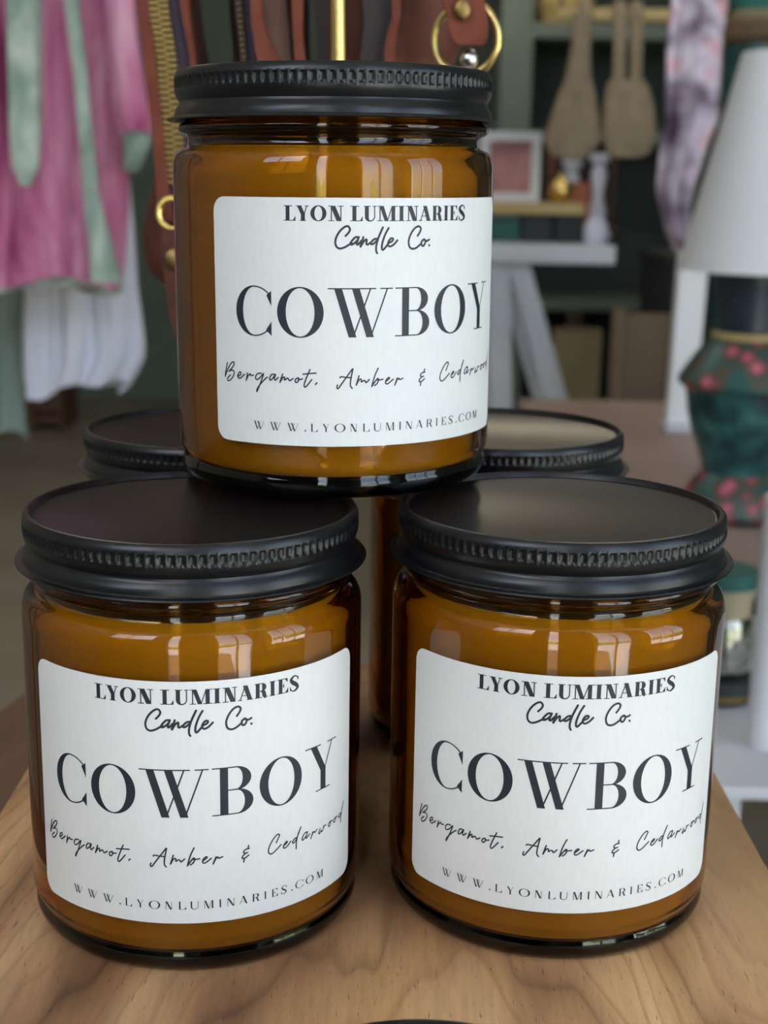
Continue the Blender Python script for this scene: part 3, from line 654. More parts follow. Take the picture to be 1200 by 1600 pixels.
def drape(rows, depth, thick, folds, amp, hem=0.0, n=120, N=44, seed=0, flare=1.0):
    mb = MB(); y0, y1 = rows[0][0], rows[-1][0]; vs = []; fs = []; rnd = random.Random(seed); ph = [rnd.uniform(0, 6.28) for _ in range(6)]
    for i in range(N+1):
        t = i/N; py = y0+(y1-y0)*t; l, r = interp(rows, py)[:2]
        A = at(l, py, depth); B = at(r, py, depth); cx, hw = (A.x+B.x)/2, (B.x-A.x)/2
        for k in range(n):
            a = 2*PI*k/n; c, q = math.cos(a), math.sin(a); g = 0.35+0.65*t**flare
            f = amp*g*(math.sin(folds*a+ph[0]+0.7*math.sin(2.2*t+ph[1]))+0.5*math.sin(folds*1.7*a+ph[2]+1.4*t)+0.3*math.sin(folds*2.9*a+ph[3]))
            x = cx+(hw-amp*0.4)*c+f*0.6*c; y = depth+thick*math.copysign(abs(q)**0.8, q)*(0.6+0.4*t)+f*q
            z = A.z+(B.z-A.z)*(0.5+0.5*c)+hem*t**6*(math.sin(2*a+ph[4])+0.6*math.sin(5*a+ph[5]))
            vs.append((x, y, z))
    for i in range(N):
        for k in range(n): fs.append((i*n+k, i*n+(k+1) % n, (i+1)*n+(k+1) % n, (i+1)*n+k))
    fs.append(tuple(range(n))[::-1])
    mb.add(vs, fs); return mb
DG = 2.3
TOPY = -430
gr = empty('clothes_rail', (0, DG, 0), 0, 'ceiling hung clothes rail above the pink kimono and white skirt', 'rail')
rz = at(100, TOPY, DG).z+0.02
mb = MB(); mb.tube([(-1.3, 0, rz), (-0.15, 0, rz)], 0.012, 14); mb.build('bar', m_black, gr)
for x in (-1.2, -0.25):
    mb = MB(); mb.tube([(x, 0, rz), (x, 0, RZ)], 0.006, 10); mb.build('rod', m_black, gr)
k = empty('kimono', (at(80, 0, DG).x, DG, rz), 0, 'pink tie dye kimono with sage bands hanging on the left', 'clothing')
local(drape([(TOPY, -120, 130), (-200, -130, 186), (0, -125, 196), (200, -120, 202), (330, -118, 200), (446, -118, 190)], DG, 0.075, 9, 0.010, 0.012, seed=3), k).build('body', m_pink, k)
local(drape([(-260, 140, 196), (-60, 160, 206), (60, 168, 219), (150, 176, 232), (192, 186, 238), (208, 192, 237)], DG-0.09, 0.04, 5, 0.006, 0.004, n=72, N=26, seed=5), k).build('sleeve', m_pink, k)
local(drape([(198, 190, 238), (225, 194, 237), (255, 196, 222), (268, 198, 212)], DG-0.088, 0.043, 5, 0.006, 0.002, n=72, N=10, seed=5), k).build('cuff', m_sage, k)
mb = MB(); ribbon(mb, path_rows([(-420, -10, 40), (-200, 2, 56), (0, 10, 62), (200, 14, 62), (255, 18, 60), (280, 24, 54), (290, 32, 46)]), DG-0.112, 0.012); local(mb, k).build('lapel', m_sage, k, bevel=0)
mb = MB(); ribbon(mb, path_rows([(-420, 60, 80), (-200, 84, 102), (0, 101, 122), (150, 118, 138), (300, 130, 152), (400, 140, 178), (442, 142, 190)]), DG-0.108, 0.012); local(mb, k).build('lapel', m_sage, k)
local(drape([(425, -120, 188), (436, -120, 190), (452, -120, 192)], DG, 0.079, 9, 0.011, 0.012, N=6, seed=3, flare=0.01), k).build('hem_band', m_sage, k)
sk = empty('skirt', (at(130, 0, DG+0.04).x, DG+0.14, rz), 0, 'long white skirt hanging below the pink kimono', 'clothing')
local(drape([(TOPY, 60, 160), (-100, 52, 176), (200, 44, 196), (430, 40, 212), (520, 37, 222), (548, 37, 226), (575, 38, 214), (602, 40, 198)], DG+0.20, 0.05, 8, 0.012, 0.014, seed=11), sk).build('body', m_skirt, sk)
lg = empty('sage_dress', (at(-10, 0, DG).x, DG+0.18, rz), 0, 'long grey green dress at the left edge below the pink kimono', 'clothing')
local(drape([(TOPY, -110, 10), (0, -120, 24), (440, -125, 34), (560, -128, 40), (640, -130, 42), (672, -130, 46)], DG+0.30, 0.04, 7, 0.010, 0.012, seed=17), lg).build('body', m_sage_d, lg)
for g_, px in ((k, 20), (sk, 110), (lg, -50)):
    a_ = at(px, TOPY, g_.location.y); mb = MB(); zt = rz; q_ = g_.location.y
    mb.tube([(a_.x, DG+0.0, rz+0.016), (a_.x+0.0, DG-0.014, rz+0.006), (a_.x, DG-0.014, rz-0.008), (a_.x, q_, a_.z-0.01)], 0.003, 8); local(mb, g_).build('hanger_hook', m_steel, g_)
# brown shoe block on the floor beneath the skirt
p = at(78, 640, 6.0)
sh = empty('wooden_crate', (p.x, p.y, 0), 0, 'reddish brown wooden crate on the floor behind the white skirt', 'crate')
m_red = noisy('reddish_wood', srgb(96, 62, 48), srgb(116, 76, 58), 6, (1, 1, 6), rough=0.7)
zt = at(78, 596, 6.0).z
for i in range(3):
    z0 = 0.03+i*(zt-0.03)/3; mb = MB(); mb.box(-0.07, 0.09, -0.15, -0.13, z0, z0+(zt-0.03)/3-0.02); mb.build('slat', m_red, sh, bevel=0.002)
for s in (-0.05, 0.07):
    mb = MB(); mb.box(s, s+0.02, -0.13, 0.15, 0, zt); mb.build('side', m_red, sh, bevel=0.002)
mb = MB(); mb.box(-0.03, 0.07, -0.13, 0.15, 0.03, 0.05); mb.build('base', m_red, sh)
# pale low bench leg area far left
p = at(20, 640, 6.1)
cr = empty('storage_box', (p.x-0.16, 6.2, 0), 0, 'grey green storage box on the floor below the long dress at far left', 'box')
zb = at(20, 628, 6.1).z
mb = MB(); mb.box(-0.22, 0.2, -0.15, 0.15, 0, zb-0.02); mb.build('body', m_sage_d, cr, bevel=0.006)
mb = MB(); mb.box(-0.225, 0.205, -0.155, 0.155, zb-0.02, zb); mb.build('lid', m_sage_d, cr, bevel=0.004)
# ------------------------------------------------------------------ right-hand background: back wall furniture
m_hutch = noisy('sage_furniture_paint', srgb(96, 108, 100), srgb(108, 120, 112), 4, rough=0.6)
m_hutch_in = mat('dark_hutch_back', srgb(56, 66, 64), 0.8)  # back panel is darker than the unit's other boards
m_tan = noisy('tan_canvas', srgb(132, 116, 96), srgb(148, 130, 108), 30, rough=0.9)
m_gold = noisy('pale_gold_wood', srgb(172, 148, 96), srgb(186, 164, 112), 10, (1, 6, 6), rough=0.6)
m_brownw = noisy('brown_wood', srgb(92, 72, 54), srgb(108, 86, 64), 6, (1, 1, 0.2), rough=0.65)
m_teal = mat('teal_card', srgb(26, 84, 76), 0.6)
m_cream = noisy('cream_card', srgb(150, 140, 112), srgb(164, 152, 122), 5, rough=0.8)
m_dk = mat('dark_grey', srgb(44, 48, 50), 0.7)
m_lav = mat('white_ceramic', srgb(205, 205, 222), 0.3)
m_pinkart = noisy('pink_print', srgb(160, 110, 112), srgb(186, 140, 140), 12, rough=0.8)
m_orange = mat('orange_brown_box', srgb(150, 84, 52), 0.6)
DH = 4.6
def rect_px(x0, y0, x1, y1, d): a = at(x0, y0, d); b = at(x1, y1, d); return a.x, b.x, min(a.z, b.z), max(a.z, b.z)
# hutch against the back wall: boards around open shelves
x0, x1 = at(778, 200, DH).x, at(1100, 200, DH).x; ztop = at(800, -150, DH).z
hu = empty('hutch', ((x0+x1)/2, DH+0.2, 0), 0, 'sage green shelf unit with dark open shelves behind the trestle table', 'shelf unit')
def part_box(parent, name, m, ax, bx, ay, by, az, bz, bev=0.0):
    mb = MB(); mb.box(ax, bx, ay, by, az, bz); local(mb, parent); return mb.build(name, m, parent, bevel=bev, smooth=0 if not bev else 35)
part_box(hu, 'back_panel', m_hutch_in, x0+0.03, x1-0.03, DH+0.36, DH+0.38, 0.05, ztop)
xp = at(832, 100, DH).x
part_box(hu, 'side_panel', m_hutch, x0, xp, DH, DH+0.38, 0, ztop, 0.003); part_box(hu, 'side_panel', m_hutch, x1-0.03, x1, DH, DH+0.38, 0, ztop, 0.003)
for pa, pb in ((-150, -130), (36, 60), (205, 222), (470, 486), (640, 664)):
    za, zb2 = at(900, pb, DH).z, at(900, pa, DH).z
    part_box(hu, 'shelf', m_hutch, xp, x1-0.03, DH, DH+0.36, za, zb2, 0.003)
# cream folder boxes standing inside the lower shelf
ax, bx, az, bz = rect_px(868, 515, 936, 638, DH-0.0); zs = at(900, 640, DH).z
cb = empty('cream_box', ((ax+bx)/2, DH+0.12, zs+0.0005), 0, 'cream box with a stem on top, standing in the lower shelf of the unit', 'box')
h_ = bz-zs
mb = MB(); mb.box(-(bx-ax)/2, (bx-ax)/2, -0.1, 0.1, 0, h_); mb.build('body', m_cream, cb, bevel=0.004)
mb = MB(); mb.box(-0.028, 0.022, -0.02, 0.02, h_, h_+0.07); mb.build('handle', m_cream, cb, bevel=0.004)
# gold wooden peg rail with hanging canvas bags
DT = 3.0
zr = at(950, 24, DT).z; xl, xr = at(868, 24, DT).x, at(1075, 24, DT).x
pr_ = empty('peg_rail', ((xl+xr)/2, DT, zr), 0, 'pale gold wooden rail holding the tan canvas bags, in the right background', 'rail')
mb = MB(); mb.box(xl-(xl+xr)/2, xr-(xl+xr)/2, -0.012, 0.012, -0.012, 0.014); mb.build('rail', m_gold, pr_, bevel=0.003)
for s in (-1, 1):
    mb = MB(); mb.tube([(s*(xr-xl)*0.46, 0, 0.0), (s*(xr-xl)*0.46, 0, RZ-zr)], 0.003, 8); mb.build('wire', m_black, pr_)
mb = MB(); mb.tube([(-(xr-xl)*0.46+0.04*i/10*0+(-0.0), 0, 0) for i in range(2)] and [(-0.06, -0.03, 0.03), (-0.055, -0.03, 0.02)], 0.002, 6)
for lab, rows, dd in (('tan canvas bag with one long strap, left of the two hanging in the background', [(20, 897, 926), (70, 894, 924), (120, 885, 926), (150, 873, 933), (185, 861, 939), (220, 853, 940), (240, 859, 928), (247, 872, 914)], 0.0),
                      ('tan canvas bag with two straps, right of the two hanging in the background', [(124, 954, 1010), (138, 948, 1018), (170, 944, 1026), (210, 943, 1030), (238, 948, 1020), (246, 962, 1002)], 0.0)):
    c0 = at((rows[0][1]+rows[0][2])/2, 24, DT)
    bo = empty('canvas_bag', (c0.x, DT-0.035, zr), 0, lab, 'bag', 'tan canvas bags on the gold rail')
    mb = MB(); loft(mb, rows, DT-0.055, DT-0.018, p=2.2, bulge=0.4); local(mb, bo).build('body', m_tan, bo)
    for sx in ([(958, 975), (985, 1000)] if 'two straps' in lab else [(903, 921)]):
        m_ = (sx[0]+sx[1])/2; mb = MB(); top = at(m_, 24, DT)
        mb.tube([at(m_, 140 if 'two' in lab else 60, DT-0.03), (top.x, DT-0.03, zr), (top.x, DT-0.012, zr+0.024), (top.x, DT+0.01, zr+0.024), (top.x, DT+0.018, zr)], 0.0125, 10, flat=0.35)
        local(mb, bo).build('strap', m_tan, bo)
# tan lampshade-like basket on the hutch shelf behind the rail
p = at(890, 34, DH); bk = empty('basket', (p.x, DH+0.13, at(900, 36, DH).z+0.0005), 0, 'pale straw basket on the upper shelf of the unit', 'basket')
mb = MB(); mb.lathe([(0, 0), (0.085, 0), (0.10, 0.07), (0.06, 0.15), (0.055, 0.15), (0.09, 0.07), (0.078, 0.008), (0, 0.008)], 36); mb.build('body', m_gold, bk)
# white trestle table with its goods
DW = 3.05
xa, xb = at(690, 400, DW).x, at(962, 400, DW).x; zt = at(860, 383, DW).z; zu = at(860, 412, DW).z
tt = empty('trestle_table', ((xa+xb)/2, DW+0.3, 0), 0, 'white trestle table with slanted legs in the right background', 'table')
part_box(tt, 'tabletop', m_white, xa, xb, DW, DW+0.62, zu, zt, 0.003)
for yy_ in (DW+0.06, DW+0.55):
    for (pxt, pxb) in ((782, 786), (812, 874)):
        a = at(pxt, 420, DW); b = at(pxb, 640, DW); dz = (a.z-b.z); dx = b.x-a.x; bot = Vector((a.x+dx*(zu)/dz, yy_, 0)); top = Vector((a.x, yy_, zu))
        mb = MB(); mb.bar(top, bot, 0.048, 0.03); local(mb, tt); mb.build('leg', m_white, tt, bevel=0.003)
def on_table(name, x0_, y0_, x1_, m, label, cat, dy=0.12, dep=0.16, group=None, bev=0.003):
    a, b = at(x0_, 383, DW+dy), at(x1_, 383, DW+dy); zz = at(x0_, y0_, DW+dy).z
    mb = MB(); w = (b.x-a.x)/2; mb.box(-w, w, 0, dep, 0, zz-zt-0.001)
    o = mb.build(name, m, bevel=bev, loc=((a.x+b.x)/2, DW+dy, zt+0.0006)); return tag(o, label, cat, group)
on_table('teal_box', 762, 340, 812, m_teal, 'teal box at the left end of the white trestle table', 'box')
on_table('dark_box', 816, 338, 862, m_dk, 'dark grey box beside the teal box on the trestle table', 'box')
on_table('charcoal_box', 866, 336, 912, mat('charcoal', srgb(34, 36, 38), 0.7), 'charcoal box in the middle of the trestle table', 'box')
a = at(935, 383, DW+0.05); jar = empty('ceramic_jar', (a.x, DW+0.1, zt+0.0005), 0, 'small white ceramic jar on the front of the trestle table', 'jar')
hz = at(935, 338, DW+0.1).z-zt
mb = MB(); mb.lathe([(0, 0), (0.024, 0), (0.028, hz*0.3), (0.026, hz*0.7), (0.018, hz*0.88), (0.0, hz*0.88)], 32); mb.build('body', m_lav, jar)
mb = MB(); mb.lathe([(0, hz*0.88), (0.019, hz*0.88), (0.017, hz*0.96), (0, hz)], 32); mb.build('lid', m_lav, jar)
# raised gold board across the boxes, with ornaments
zb_ = at(800, 334, DW+0.12).z; zc_ = at(800, 316, DW+0.12).z
a, b = at(740, 320, DW+0.12), at(912, 320, DW+0.12)
mb = MB(); mb.box(-(b.x-a.x)/2, (b.x-a.x)/2, -0.01, 0.17, 0, zc_-zb_)
bd = mb.build('shelf_board', m_gold, bevel=0.003, loc=((a.x+b.x)/2, DW+0.12, zb_)); tag(bd, 'pale gold shelf board lying across the boxes on the trestle table', 'board')
p = at(880, 300, DW+0.16); rr_ = 0.028
ba = empty('brass_ball', (p.x, DW+0.2, zc_+0.0003), 0, 'round brass ornament on the gold board above the trestle table', 'ornament')
mb = MB(); mb.sphere((0, 0, rr_), rr_, 16); mb.build('ball', m_brass, ba); mb = MB(); mb.lathe([(0, 2*rr_-0.002), (0.006, 2*rr_-0.002), (0.004, 2*rr_+0.012), (0, 2*rr_+0.013)], 16); mb.build('finial', m_brass, ba)
a, b = at(898, 316, DW+0.14), at(938, 316, DW+0.14); zz = at(900, 284, DW+0.14).z
mb = MB(); mb.box(-(b.x-a.x)/2, (b.x-a.x)/2, 0, 0.06, 0, zz-zt-0.001); tag(mb.build('orange_box', m_orange, bevel=0.003, loc=((a.x+b.x)/2, DW+0.31, zt+0.0006)), 'orange brown box standing behind the gold board on the trestle table', 'box')
# white picture frame with pink print
fx0, fx1, fz0, fz1 = rect_px(752, 205, 842, 316, DW+0.2)
pf = empty('picture_frame', ((fx0+fx1)/2, DW+0.2, zc_+0.0003), 0, 'white picture frame with a pink print, standing on the gold board at left', 'picture')
W2, H2, q = (fx1-fx0)/2, fz1-zc_, 0.02
mb = MB()
for bx_ in ((-W2, W2, H2-q, H2), (-W2, W2, 0, q), (-W2, -W2+q, q, H2-q), (W2-q, W2, q, H2-q)): mb.box(bx_[0], bx_[1], 0, 0.02, bx_[2], bx_[3])
mb.build('frame', m_white, pf, smooth=0); mb = MB(); mb.box(-W2+q, W2-q, 0.01, 0.015, q, H2-q); mb.build('print', m_pinkart, pf, smooth=0)
# dark red bottles/candlesticks under the canvas bags
for i, (px, top, m_, lab) in enumerate(((858, 190, m_red, 'dark red wooden candlestick beside the white picture frame'), (888, 250, m_lav, 'small white bud vase between the candlesticks'), (910, 236, m_leather_d, 'dark brown candlestick in the middle of the ornaments'),
                                        (930, 240, m_lav, 'white bud vase right of the dark candlestick'), (952, 226, m_leather_d, 'dark brown candlestick at the right end of the ornaments'))):
    d = DW+(0.56 if i in (0, 2, 4) else 0.44); p = at(px, 383, d); hh = at(px, top, d).z-zt
    cs = empty('candlestick' if i in (0, 2, 4) else 'bud_vase', (p.x, d, zt+0.0004), 0, lab, 'candlestick' if i in (0, 2, 4) else 'vase', 'ornaments at the back of the trestle table')
    w = 0.022 if i in (0, 2, 4) else 0.026
    mb = MB(); mb.lathe([(0, 0), (w*1.4, 0), (w*1.4, 0.012), (w*0.6, 0.03), (w*0.9, hh*0.3), (w*0.5, hh*0.5), (w*0.8, hh*0.75), (w*0.5, hh*0.9), (0, hh*0.9)], 24); mb.build('body', m_, cs)
    mb = MB(); mb.lathe([(0, hh*0.9), (w*0.9, hh*0.9), (w, hh), (w*0.8, hh), (0, hh*0.95)], 24); mb.build('rim', m_, cs)
# leafy plant on the navy cabinet
po = empty('potted_plant', (0.80, 3.30, 0), 0, 'dark leafy plant in a green pot on the navy cabinet right of the trestle table', 'plant')
zp = at(1000, 398, 3.10).z+0.0005
po.location.z = zp; zp = 0
mb = MB(); mb.lathe([(0, zp), (0.05, zp), (0.07, zp+0.1), (0.062, zp+0.1), (0.0, zp+0.085)], 32); mb.build('pot', m_sage_d, po)
mb = MB(); rnd = random.Random(4)
for i in range(90):
    a = rnd.uniform(0, 2*PI); e = rnd.uniform(0.1, 1.2); L = rnd.uniform(0.08, 0.16); d0 = Vector((math.cos(a)*math.cos(e), math.sin(a)*math.cos(e), math.sin(e))); s0 = Vector((0, 0, zp+0.085)); sd = d0.cross(Vector((0, 0, 1))).normalized()*0.016
    pts = [s0, s0+d0*L*0.5+sd, s0+d0*L-Vector((0, 0, 0.02)), s0+d0*L*0.5-sd]; mb.add(pts+[q_+Vector((0, 0, 0.001)) for q_ in pts], [(0, 1, 2, 3), (7, 6, 5, 4), (0, 4, 5, 1), (1, 5, 6, 2), (2, 6, 7, 3), (3, 7, 4, 0)])
lf = mb.build('foliage', noisy('dark_leaf', srgb(52, 66, 52), srgb(72, 84, 66), 20, rough=0.6), po, smooth=0); lf['kind'] = 'stuff'
# brown wooden panel leaning by the table
DB = 2.75
bx0, bx1, bz0, bz1 = rect_px(958, 490, 1052, 640, DB)
bp = empty('wooden_easel', ((bx0+bx1)/2, DB, 0), 0, 'brown wooden panel on legs standing between trestle table and lamp', 'easel')
part_box(bp, 'panel', m_brownw, bx0, bx1+0.05, DB, DB+0.025, at(1000, 660, DB).z, bz1, 0.003)
for px in (967, 1060):
    a = at(px, 480, DB); mb = MB(); mb.bar((a.x, DB-0.012, 0), (a.x, DB-0.012, a.z), 0.022, 0.02); local(mb, bp).build('leg', m_brownw, bp, bevel=0.002)
# navy cloth bundle over the panel
nz1 = at(1000, 398, 3.10).z; nx0, nx1 = 0.63, 1.25
nb = empty('navy_cabinet', ((nx0+nx1)/2, 3.10, 0), 0, 'dark navy cabinet standing behind the brown wooden panel', 'cabinet')
m_navy = mat('navy_paint', srgb(42, 44, 52), 0.7)
part_box(nb, 'body', m_navy, nx0, nx1, 3.11, 3.5, 0, nz1-0.02, 0.003); part_box(nb, 'top', m_dk, nx0-0.01, nx1+0.01, 3.10, 3.51, nz1-0.02, nz1, 0.003)
# ------------------------------------------------------------------ lamp table, lamp, scarf, post
m_rose = noisy('rosy_weathered_wood', srgb(146, 122, 114), srgb(164, 142, 132), 5, (1, 0.3, 1), rough=0.6)
ZT2 = 0.68
rt = empty('lamp_table', (0.72, 1.93, 0), 0, 'pinkish weathered wooden table carrying the teal lamp', 'table')
part_box(rt, 'tabletop', m_rose, 0.24, 1.2, 1.36, 2.5, ZT2-0.03, ZT2, 0.004)
for sx in (0.30, 1.14):
    for sy in (1.42, 2.44):
        mb = MB(); mb.bar((sx, sy, 0), (sx, sy, ZT2-0.03), 0.05); local(mb, rt).build('leg', m_rose, rt, bevel=0.004)
DL = 1.60
ax_ = at(1150, 800, DL).x; sc_ = DL/F_PX*1.0
def rz_(pairs, cx, d, z0):                                             # (half width px, py) -> (r, z) at this depth
    return [(max(r, 0)*d/F_PX/0.985, at(cx, py, d).z-z0) for r, py in pairs]
lm = empty('table_lamp', (ax_, DL, ZT2+0.0005), 0, 'teal painted table lamp with white shade on the pinkish table at right', 'lamp')
z0 = ZT2
m_vase = mat('teal_painted_ceramic', rough=0.35)
v = coords(m_vase); f = noise_tex(m_vase, v, 34, 3, 0.6); r = ramp(m_vase, [(0.36, srgb(22, 44, 48)), (0.5, srgb(30, 76, 78)), (0.68, srgb(62, 110, 106))], f); lk(m_vase, r.outputs[0], bsdf(m_vase).inputs['Base Color'])
m_flor = mat('floral_band', rough=0.4); v = coords(m_flor)
vo = nd(m_flor, 'TexVoronoi'); vo.inputs['Scale'].default_value = 42; lk(m_flor, v, vo.inputs['Vector'])
r = ramp(m_flor, [(0.0, srgb(210, 130, 140)), (0.26, srgb(168, 78, 96)), (0.40, srgb(92, 70, 56)), (0.7, srgb(40, 84, 80))], vo.outputs['Distance']); lk(m_flor, r.outputs[0], bsdf(m_flor).inputs['Base Color'])
m_navyc = noisy('navy_ceramic', srgb(30, 36, 46), srgb(40, 52, 58), 14, rough=0.3)
bl = lambda ps: [(0, rz_(ps, 1150, DL, z0)[0][1])]+rz_(ps, 1150, DL, z0)+[(0, rz_(ps, 1150, DL, z0)[-1][1])]
mb = MB(); mb.lathe(bl([(88, 798), (92, 790), (86, 772), (72, 752), (58, 736)]), 64); mb.build('foot', m_flor, lm)
mb = MB(); mb.lathe(bl([(57, 738), (60, 722), (66, 704), (78, 675), (86, 645), (89, 620), (92, 606)]), 64); mb.build('body', m_vase, lm)
mb = MB(); mb.lathe(bl([(92, 608), (103, 600), (104, 592), (94, 575), (78, 552), (62, 534), (55, 528)]), 64); mb.build('shoulder', m_flor, lm)
mb = MB(); mb.lathe(bl([(55, 530), (58, 526), (58, 521), (54, 518)]), 64); mb.build('rim', m_gold, lm)
mb = MB(); mb.lathe(bl([(49, 520), (50, 500), (52, 470), (56, 440), (60, 415), (58, 408)]), 64); mb.build('neck', m_navyc, lm)
m_shade = bpy.data.materials.new('white_lamp_shade'); m_shade.use_nodes = True
b_ = bsdf(m_shade); b_.inputs['Base Color'].default_value = srgb(214, 214, 216); b_.inputs['Roughness'].default_value = 0.85
sx_ = 1204
xo = at(sx_, 250, DL).x-ax_
mb = MB(); o_ = rz_([(126, 424), (52, 82)], sx_, DL, z0)
mb.lathe([o_[0], o_[1], (o_[1][0]-0.002, o_[1][1]), (o_[0][0]-0.002, o_[0][1]), o_[0]], 96, (xo, 0, 0)); shd = mb.build('lamp_shade', m_shade, lm, smooth=40)
mb = MB(); zz0, zz1 = rz_([(1, 410), (1, 120)], 1150, DL, z0)[0][1], rz_([(1, 410), (1, 120)], 1150, DL, z0)[1][1]
mb.tube([(0, 0, zz0), (xo*0.6, 0, zz0+0.03), (xo, 0, zz0+0.06), (xo, 0, zz1)], 0.004, 10); mb.build('stem', m_brass_old, lm)
mb = MB(); mb.tube([(xo-o_[1][0], 0, o_[1][1]-0.004), (xo+o_[1][0], 0, o_[1][1]-0.004)], 0.0015, 8); mb.tube([(xo, -o_[1][0], o_[1][1]-0.004), (xo, o_[1][0], o_[1][1]-0.004)], 0.0015, 8); mb.build('shade_spider', m_brass_old, lm)
# teal urn on a brown topped stand behind the lamp
DU = 2.92
p = at(1185, 40, DU); zt_ = at(1185, 34, DU).z
us = empty('plant_stand', (p.x, DU, 0), 0, 'tall dark teal stand with brown round top behind the lamp shade', 'stand')
mb = MB(); rt_ = 62*DU/F_PX; mb.lathe([(0, zt_-0.045), (rt_*0.9, zt_-0.045), (rt_, zt_-0.035), (rt_, zt_-0.008), (rt_*0.92, zt_), (0, zt_)], 48); mb.build('top', m_brownw, us)
mb = MB(); mb.lathe([(0, 0), (0.11, 0), (0.10, 0.03), (0.06, 0.10), (rt_*0.62, 0.6), (rt_*0.72, zt_-0.25), (rt_*0.8, zt_-0.046), (0, zt_-0.046)], 48); mb.build('column', m_vase, us)
ur = empty('teal_urn', (p.x, DU, zt_+0.0005), 0, 'turquoise urn with pale foot ring, cut by the top right corner', 'urn')
mb = MB(); mb.lathe([(0, 0.0), (0.055, 0), (0.06, 0.012), (0.05, 0.02), (0, 0.02)], 40); mb.build('foot_ring', m_cream, ur)
mb = MB(); mb.lathe([(0, 0.02), (0.048, 0.02), (0.085, 0.09), (0.10, 0.16), (0.08, 0.23), (0.045, 0.27), (0.05, 0.29), (0.04, 0.29), (0, 0.26)], 48); mb.build('body', noisy('turquoise_glaze', srgb(50, 120, 116), srgb(70, 140, 134), 12, rough=0.3), ur)
# floral scarf
DS = 1.98
m_scarf = mat('floral_scarf', rough=0.85, spec=0.2); v = coords(m_scarf, (1, 0.5, 1))
nv = nd(m_scarf, 'TexNoise'); nv.inputs['Scale'].default_value = 9; lk(m_scarf, v, nv.inputs['Vector'])
mv = nd(m_scarf, 'Mix', data_type='VECTOR'); mv.inputs[0].default_value = 0.06; lk(m_scarf, v, mv.inputs[4]); lk(m_scarf, nv.outputs['Color'], mv.inputs[5])
vo = nd(m_scarf, 'TexVoronoi'); vo.inputs['Scale'].default_value = 21; lk(m_scarf, mv.outputs[1], vo.inputs['Vector'])
r1 = ramp(m_scarf, [(0.1, srgb(236, 172, 186)), (0.45, srgb(226, 214, 228)), (0.75, srgb(150, 136, 152)), (0.98, srgb(110, 98, 110))], vo.outputs['Distance'])
f2 = noise_tex(m_scarf, v, 16, 3); r2 = ramp(m_scarf, [(0.36, srgb(140, 124, 138)), (0.5, (1, 1, 1, 1))], f2)
mm_ = nd(m_scarf, 'Mix', data_type='RGBA', blend_type='MULTIPLY'); mm_.inputs[0].default_value = 0.8; lk(m_scarf, r1.outputs[0], mm_.inputs[6]); lk(m_scarf, r2.outputs[0], mm_.inputs[7]); lk(m_scarf, mm_.outputs[2], bsdf(m_scarf).inputs['Base Color'])
zh = at(1090, -330, DS).z
sf_ = empty('floral_scarf', (at(1090, 0, DS).x, DS, zh), 0, 'pink, white and grey floral scarf hanging beside the lamp shade', 'scarf')
local(drape([(-330, 1066, 1130), (-120, 1052, 1146), (0, 1046, 1140), (80, 1040, 1130), (180, 1038, 1126), (240, 1030, 1104), (300, 1026, 1084), (350, 1036, 1076), (392, 1058, 1076)], DS, 0.03, 6, 0.007, 0.004, n=90, seed=21), sf_).build('cloth', m_scarf, sf_)
mb = MB(); hx = at(1098, -330, DS).x-sf_.location.x; mb.tube([(hx, 0, -0.01), (hx, 0, RZ-zh)], 0.004, 10); mb.build('hanging_wire', m_black, sf_)
# tall white post by the lamp
DP = 2.2
pa, pb = at(1080, 380, DP), at(1070, 640, DP)
wp = empty('white_post', (pb.x, DP, ZT2+0.0005), 0, 'bright white tapered post on the pinkish table, left of the lamp', 'post')
hp = at(1085, 372, DP).z-ZT2
mb = MB(); mb.add([(-0.029+x*0, 0, 0) for x in ()], [])
def taper(x00, x01, x10, x11, d0, d1, z_0, z_1):
    mb.add([(x00, d0, z_0), (x01, d0, z_0), (x01, d1, z_0), (x00, d1, z_0), (x10, d0, z_1), (x11, d0, z_1), (x11, d1, z_1), (x10, d1, z_1)], [(0, 3, 2, 1), (4, 5, 6, 7), (0, 1, 5, 4), (1, 2, 6, 5), (2, 3, 7, 6), (3, 0, 4, 7)])
k1 = at(1042, 632, DP).x-pb.x; k2 = at(1064, 632, DP).x-pb.x; k3 = at(1063, 372, DP).x-pb.x; k4 = at(1108, 372, DP).x-pb.x
taper(k1, k2+0.02, k3, k4, -0.015, 0.015, 0.012, hp); mb.build('shaft', mat('bright_white_paint', srgb(240, 241, 244), 0.5), wp, bevel=0.003)
mb = MB(); mb.box(k1-0.004, k2+0.024, -0.03, 0.03, 0, 0.012); mb.build('foot', m_white, wp, bevel=0.002)
# ------------------------------------------------------------------ white side table with small goods, right behind the front right jar
wt = empty('side_table', (0.46, 1.0, 0), 0, 'white side table low behind the front right jar at the right edge', 'table')
zw = at(1180, 1165, 0.93).z
part_box(wt, 'tabletop', m_white, 0.20, 0.78, 0.858, 1.24, zw-0.009, zw, 0.002)
for sx in (0.235, 0.745):
    for sy in (0.90, 1.20):
        mb = MB(); mb.bar((sx, sy, 0), (sx, sy, zw-0.009), 0.03); local(mb, wt).build('leg', m_white, wt, bevel=0.003)
DR = 0.93
p = at(1190, 1165, DR); zt3 = at(1190, 775, DR).z
cs = empty('jewellery_stand', (p.x, DR, zw+0.0004), 0, 'white post stand on the side table at the right edge', 'stand')
mb = MB(); mb.lathe([(0, 0), (0.0115, 0), (0.0115, zt3-zw), (0, zt3-zw)], 32); mb.build('post', m_white, cs)
mb = MB(); mb.tube([(-0.004, 0, zt3-zw+0.006), (0.12, 0, zt3-zw+0.006)], 0.006, 14); mb.build('arm', m_white, cs)
DQ = 1.0
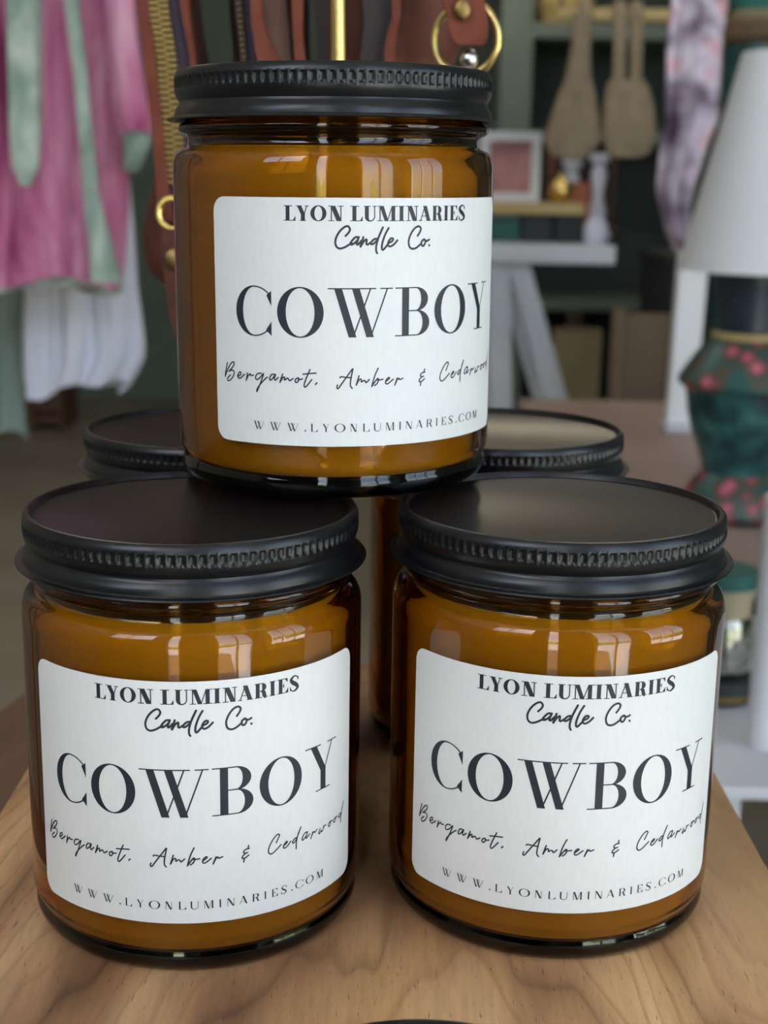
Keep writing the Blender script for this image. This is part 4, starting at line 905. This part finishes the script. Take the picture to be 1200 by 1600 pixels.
p = at(1132, 1100, DQ); zq = zw+0.0004
tr = empty('black_coaster', (p.x, DQ+0.03, zq), 0, 'round black coaster under the silver candle holder on the side table', 'coaster')
mb = MB(); mb.lathe([(0, 0), (0.028, 0), (0.031, 0.003), (0.031, 0.016), (0.029, 0.0185), (0, 0.0185)], 40); mb.build('disc', m_dk, tr); mb = MB(); mb.lathe([(0.031, 0.005), (0.0316, 0.005), (0.0316, 0.009), (0.031, 0.009)], 40); mb.build('band', m_brass_old, tr)
zq2 = zq+0.019; z_t = at(1140, 905, DQ).z
vh = empty('mercury_glass_votive', (p.x, DQ+0.03, zq2), 0, 'silver votive holder with a teal band, on the black coaster', 'candle holder')
hv = z_t-zq2
mb = MB(); mb.lathe([(0, 0), (0.018, 0), (0.024, 0.006), (0.0265, hv*0.30), (0.0245, hv*0.52), (0.0225, hv*0.58), (0, hv*0.58)], 40); mb.build('bowl', noisy('mercury_glass', srgb(190, 190, 180), srgb(120, 116, 104), 160, rough=0.16, metal=1.0), vh)
mb = MB(); mb.lathe([(0, hv*0.58), (0.0222, hv*0.58), (0.0235, hv*0.86), (0, hv*0.86)], 40); mb.build('neck', m_cream, vh)
mb = MB(); mb.lathe([(0, hv*0.86), (0.0262, hv*0.86), (0.0262, hv), (0, hv)], 40); mb.build('band', m_teal, vh)
# ------------------------------------------------------------------ ceiling lamps, added as fill light for the shop
for i, (x, y) in enumerate(CEIL_FILLS):
    cl = empty('added_ceiling_lamp', (x, y, RZ), 0, ['added ceiling lamp over the right half of the shop', 'added ceiling lamp over the left half of the shop'][i], 'lamp', 'added ceiling lamps')
    mb = MB(); mb.box(-0.6, 0.6, -0.18, 0.18, -0.06, -0.0005); mb.build('housing', m_white, cl, bevel=0.004)
# round pendant lamp deep in the shop; it shines in the black lids
pz = 2.02
pn = empty('pendant_lamp', (0.36, 4.25, pz), 0, 'glowing round pendant lamp hanging in front of the back wall', 'lamp')
m_glow = bpy.data.materials.new('warm_globe'); m_glow.use_nodes = True
bsdf(m_glow).inputs['Emission Color'].default_value = (1.0, 0.86, 0.62, 1); bsdf(m_glow).inputs['Emission Strength'].default_value = 9.0
mb = MB(); mb.sphere((0, 0, 0), 0.12, 20); mb.build('globe', m_glow, pn)
mb = MB(); mb.lathe([(0, 0.11), (0.04, 0.115), (0.035, 0.19), (0, 0.2)], 24); mb.build('cap', m_black, pn)
mb = MB(); mb.tube([(0, 0, 0.19), (0, 0, RZ-pz)], 0.004, 8); mb.build('cord', m_black, pn)
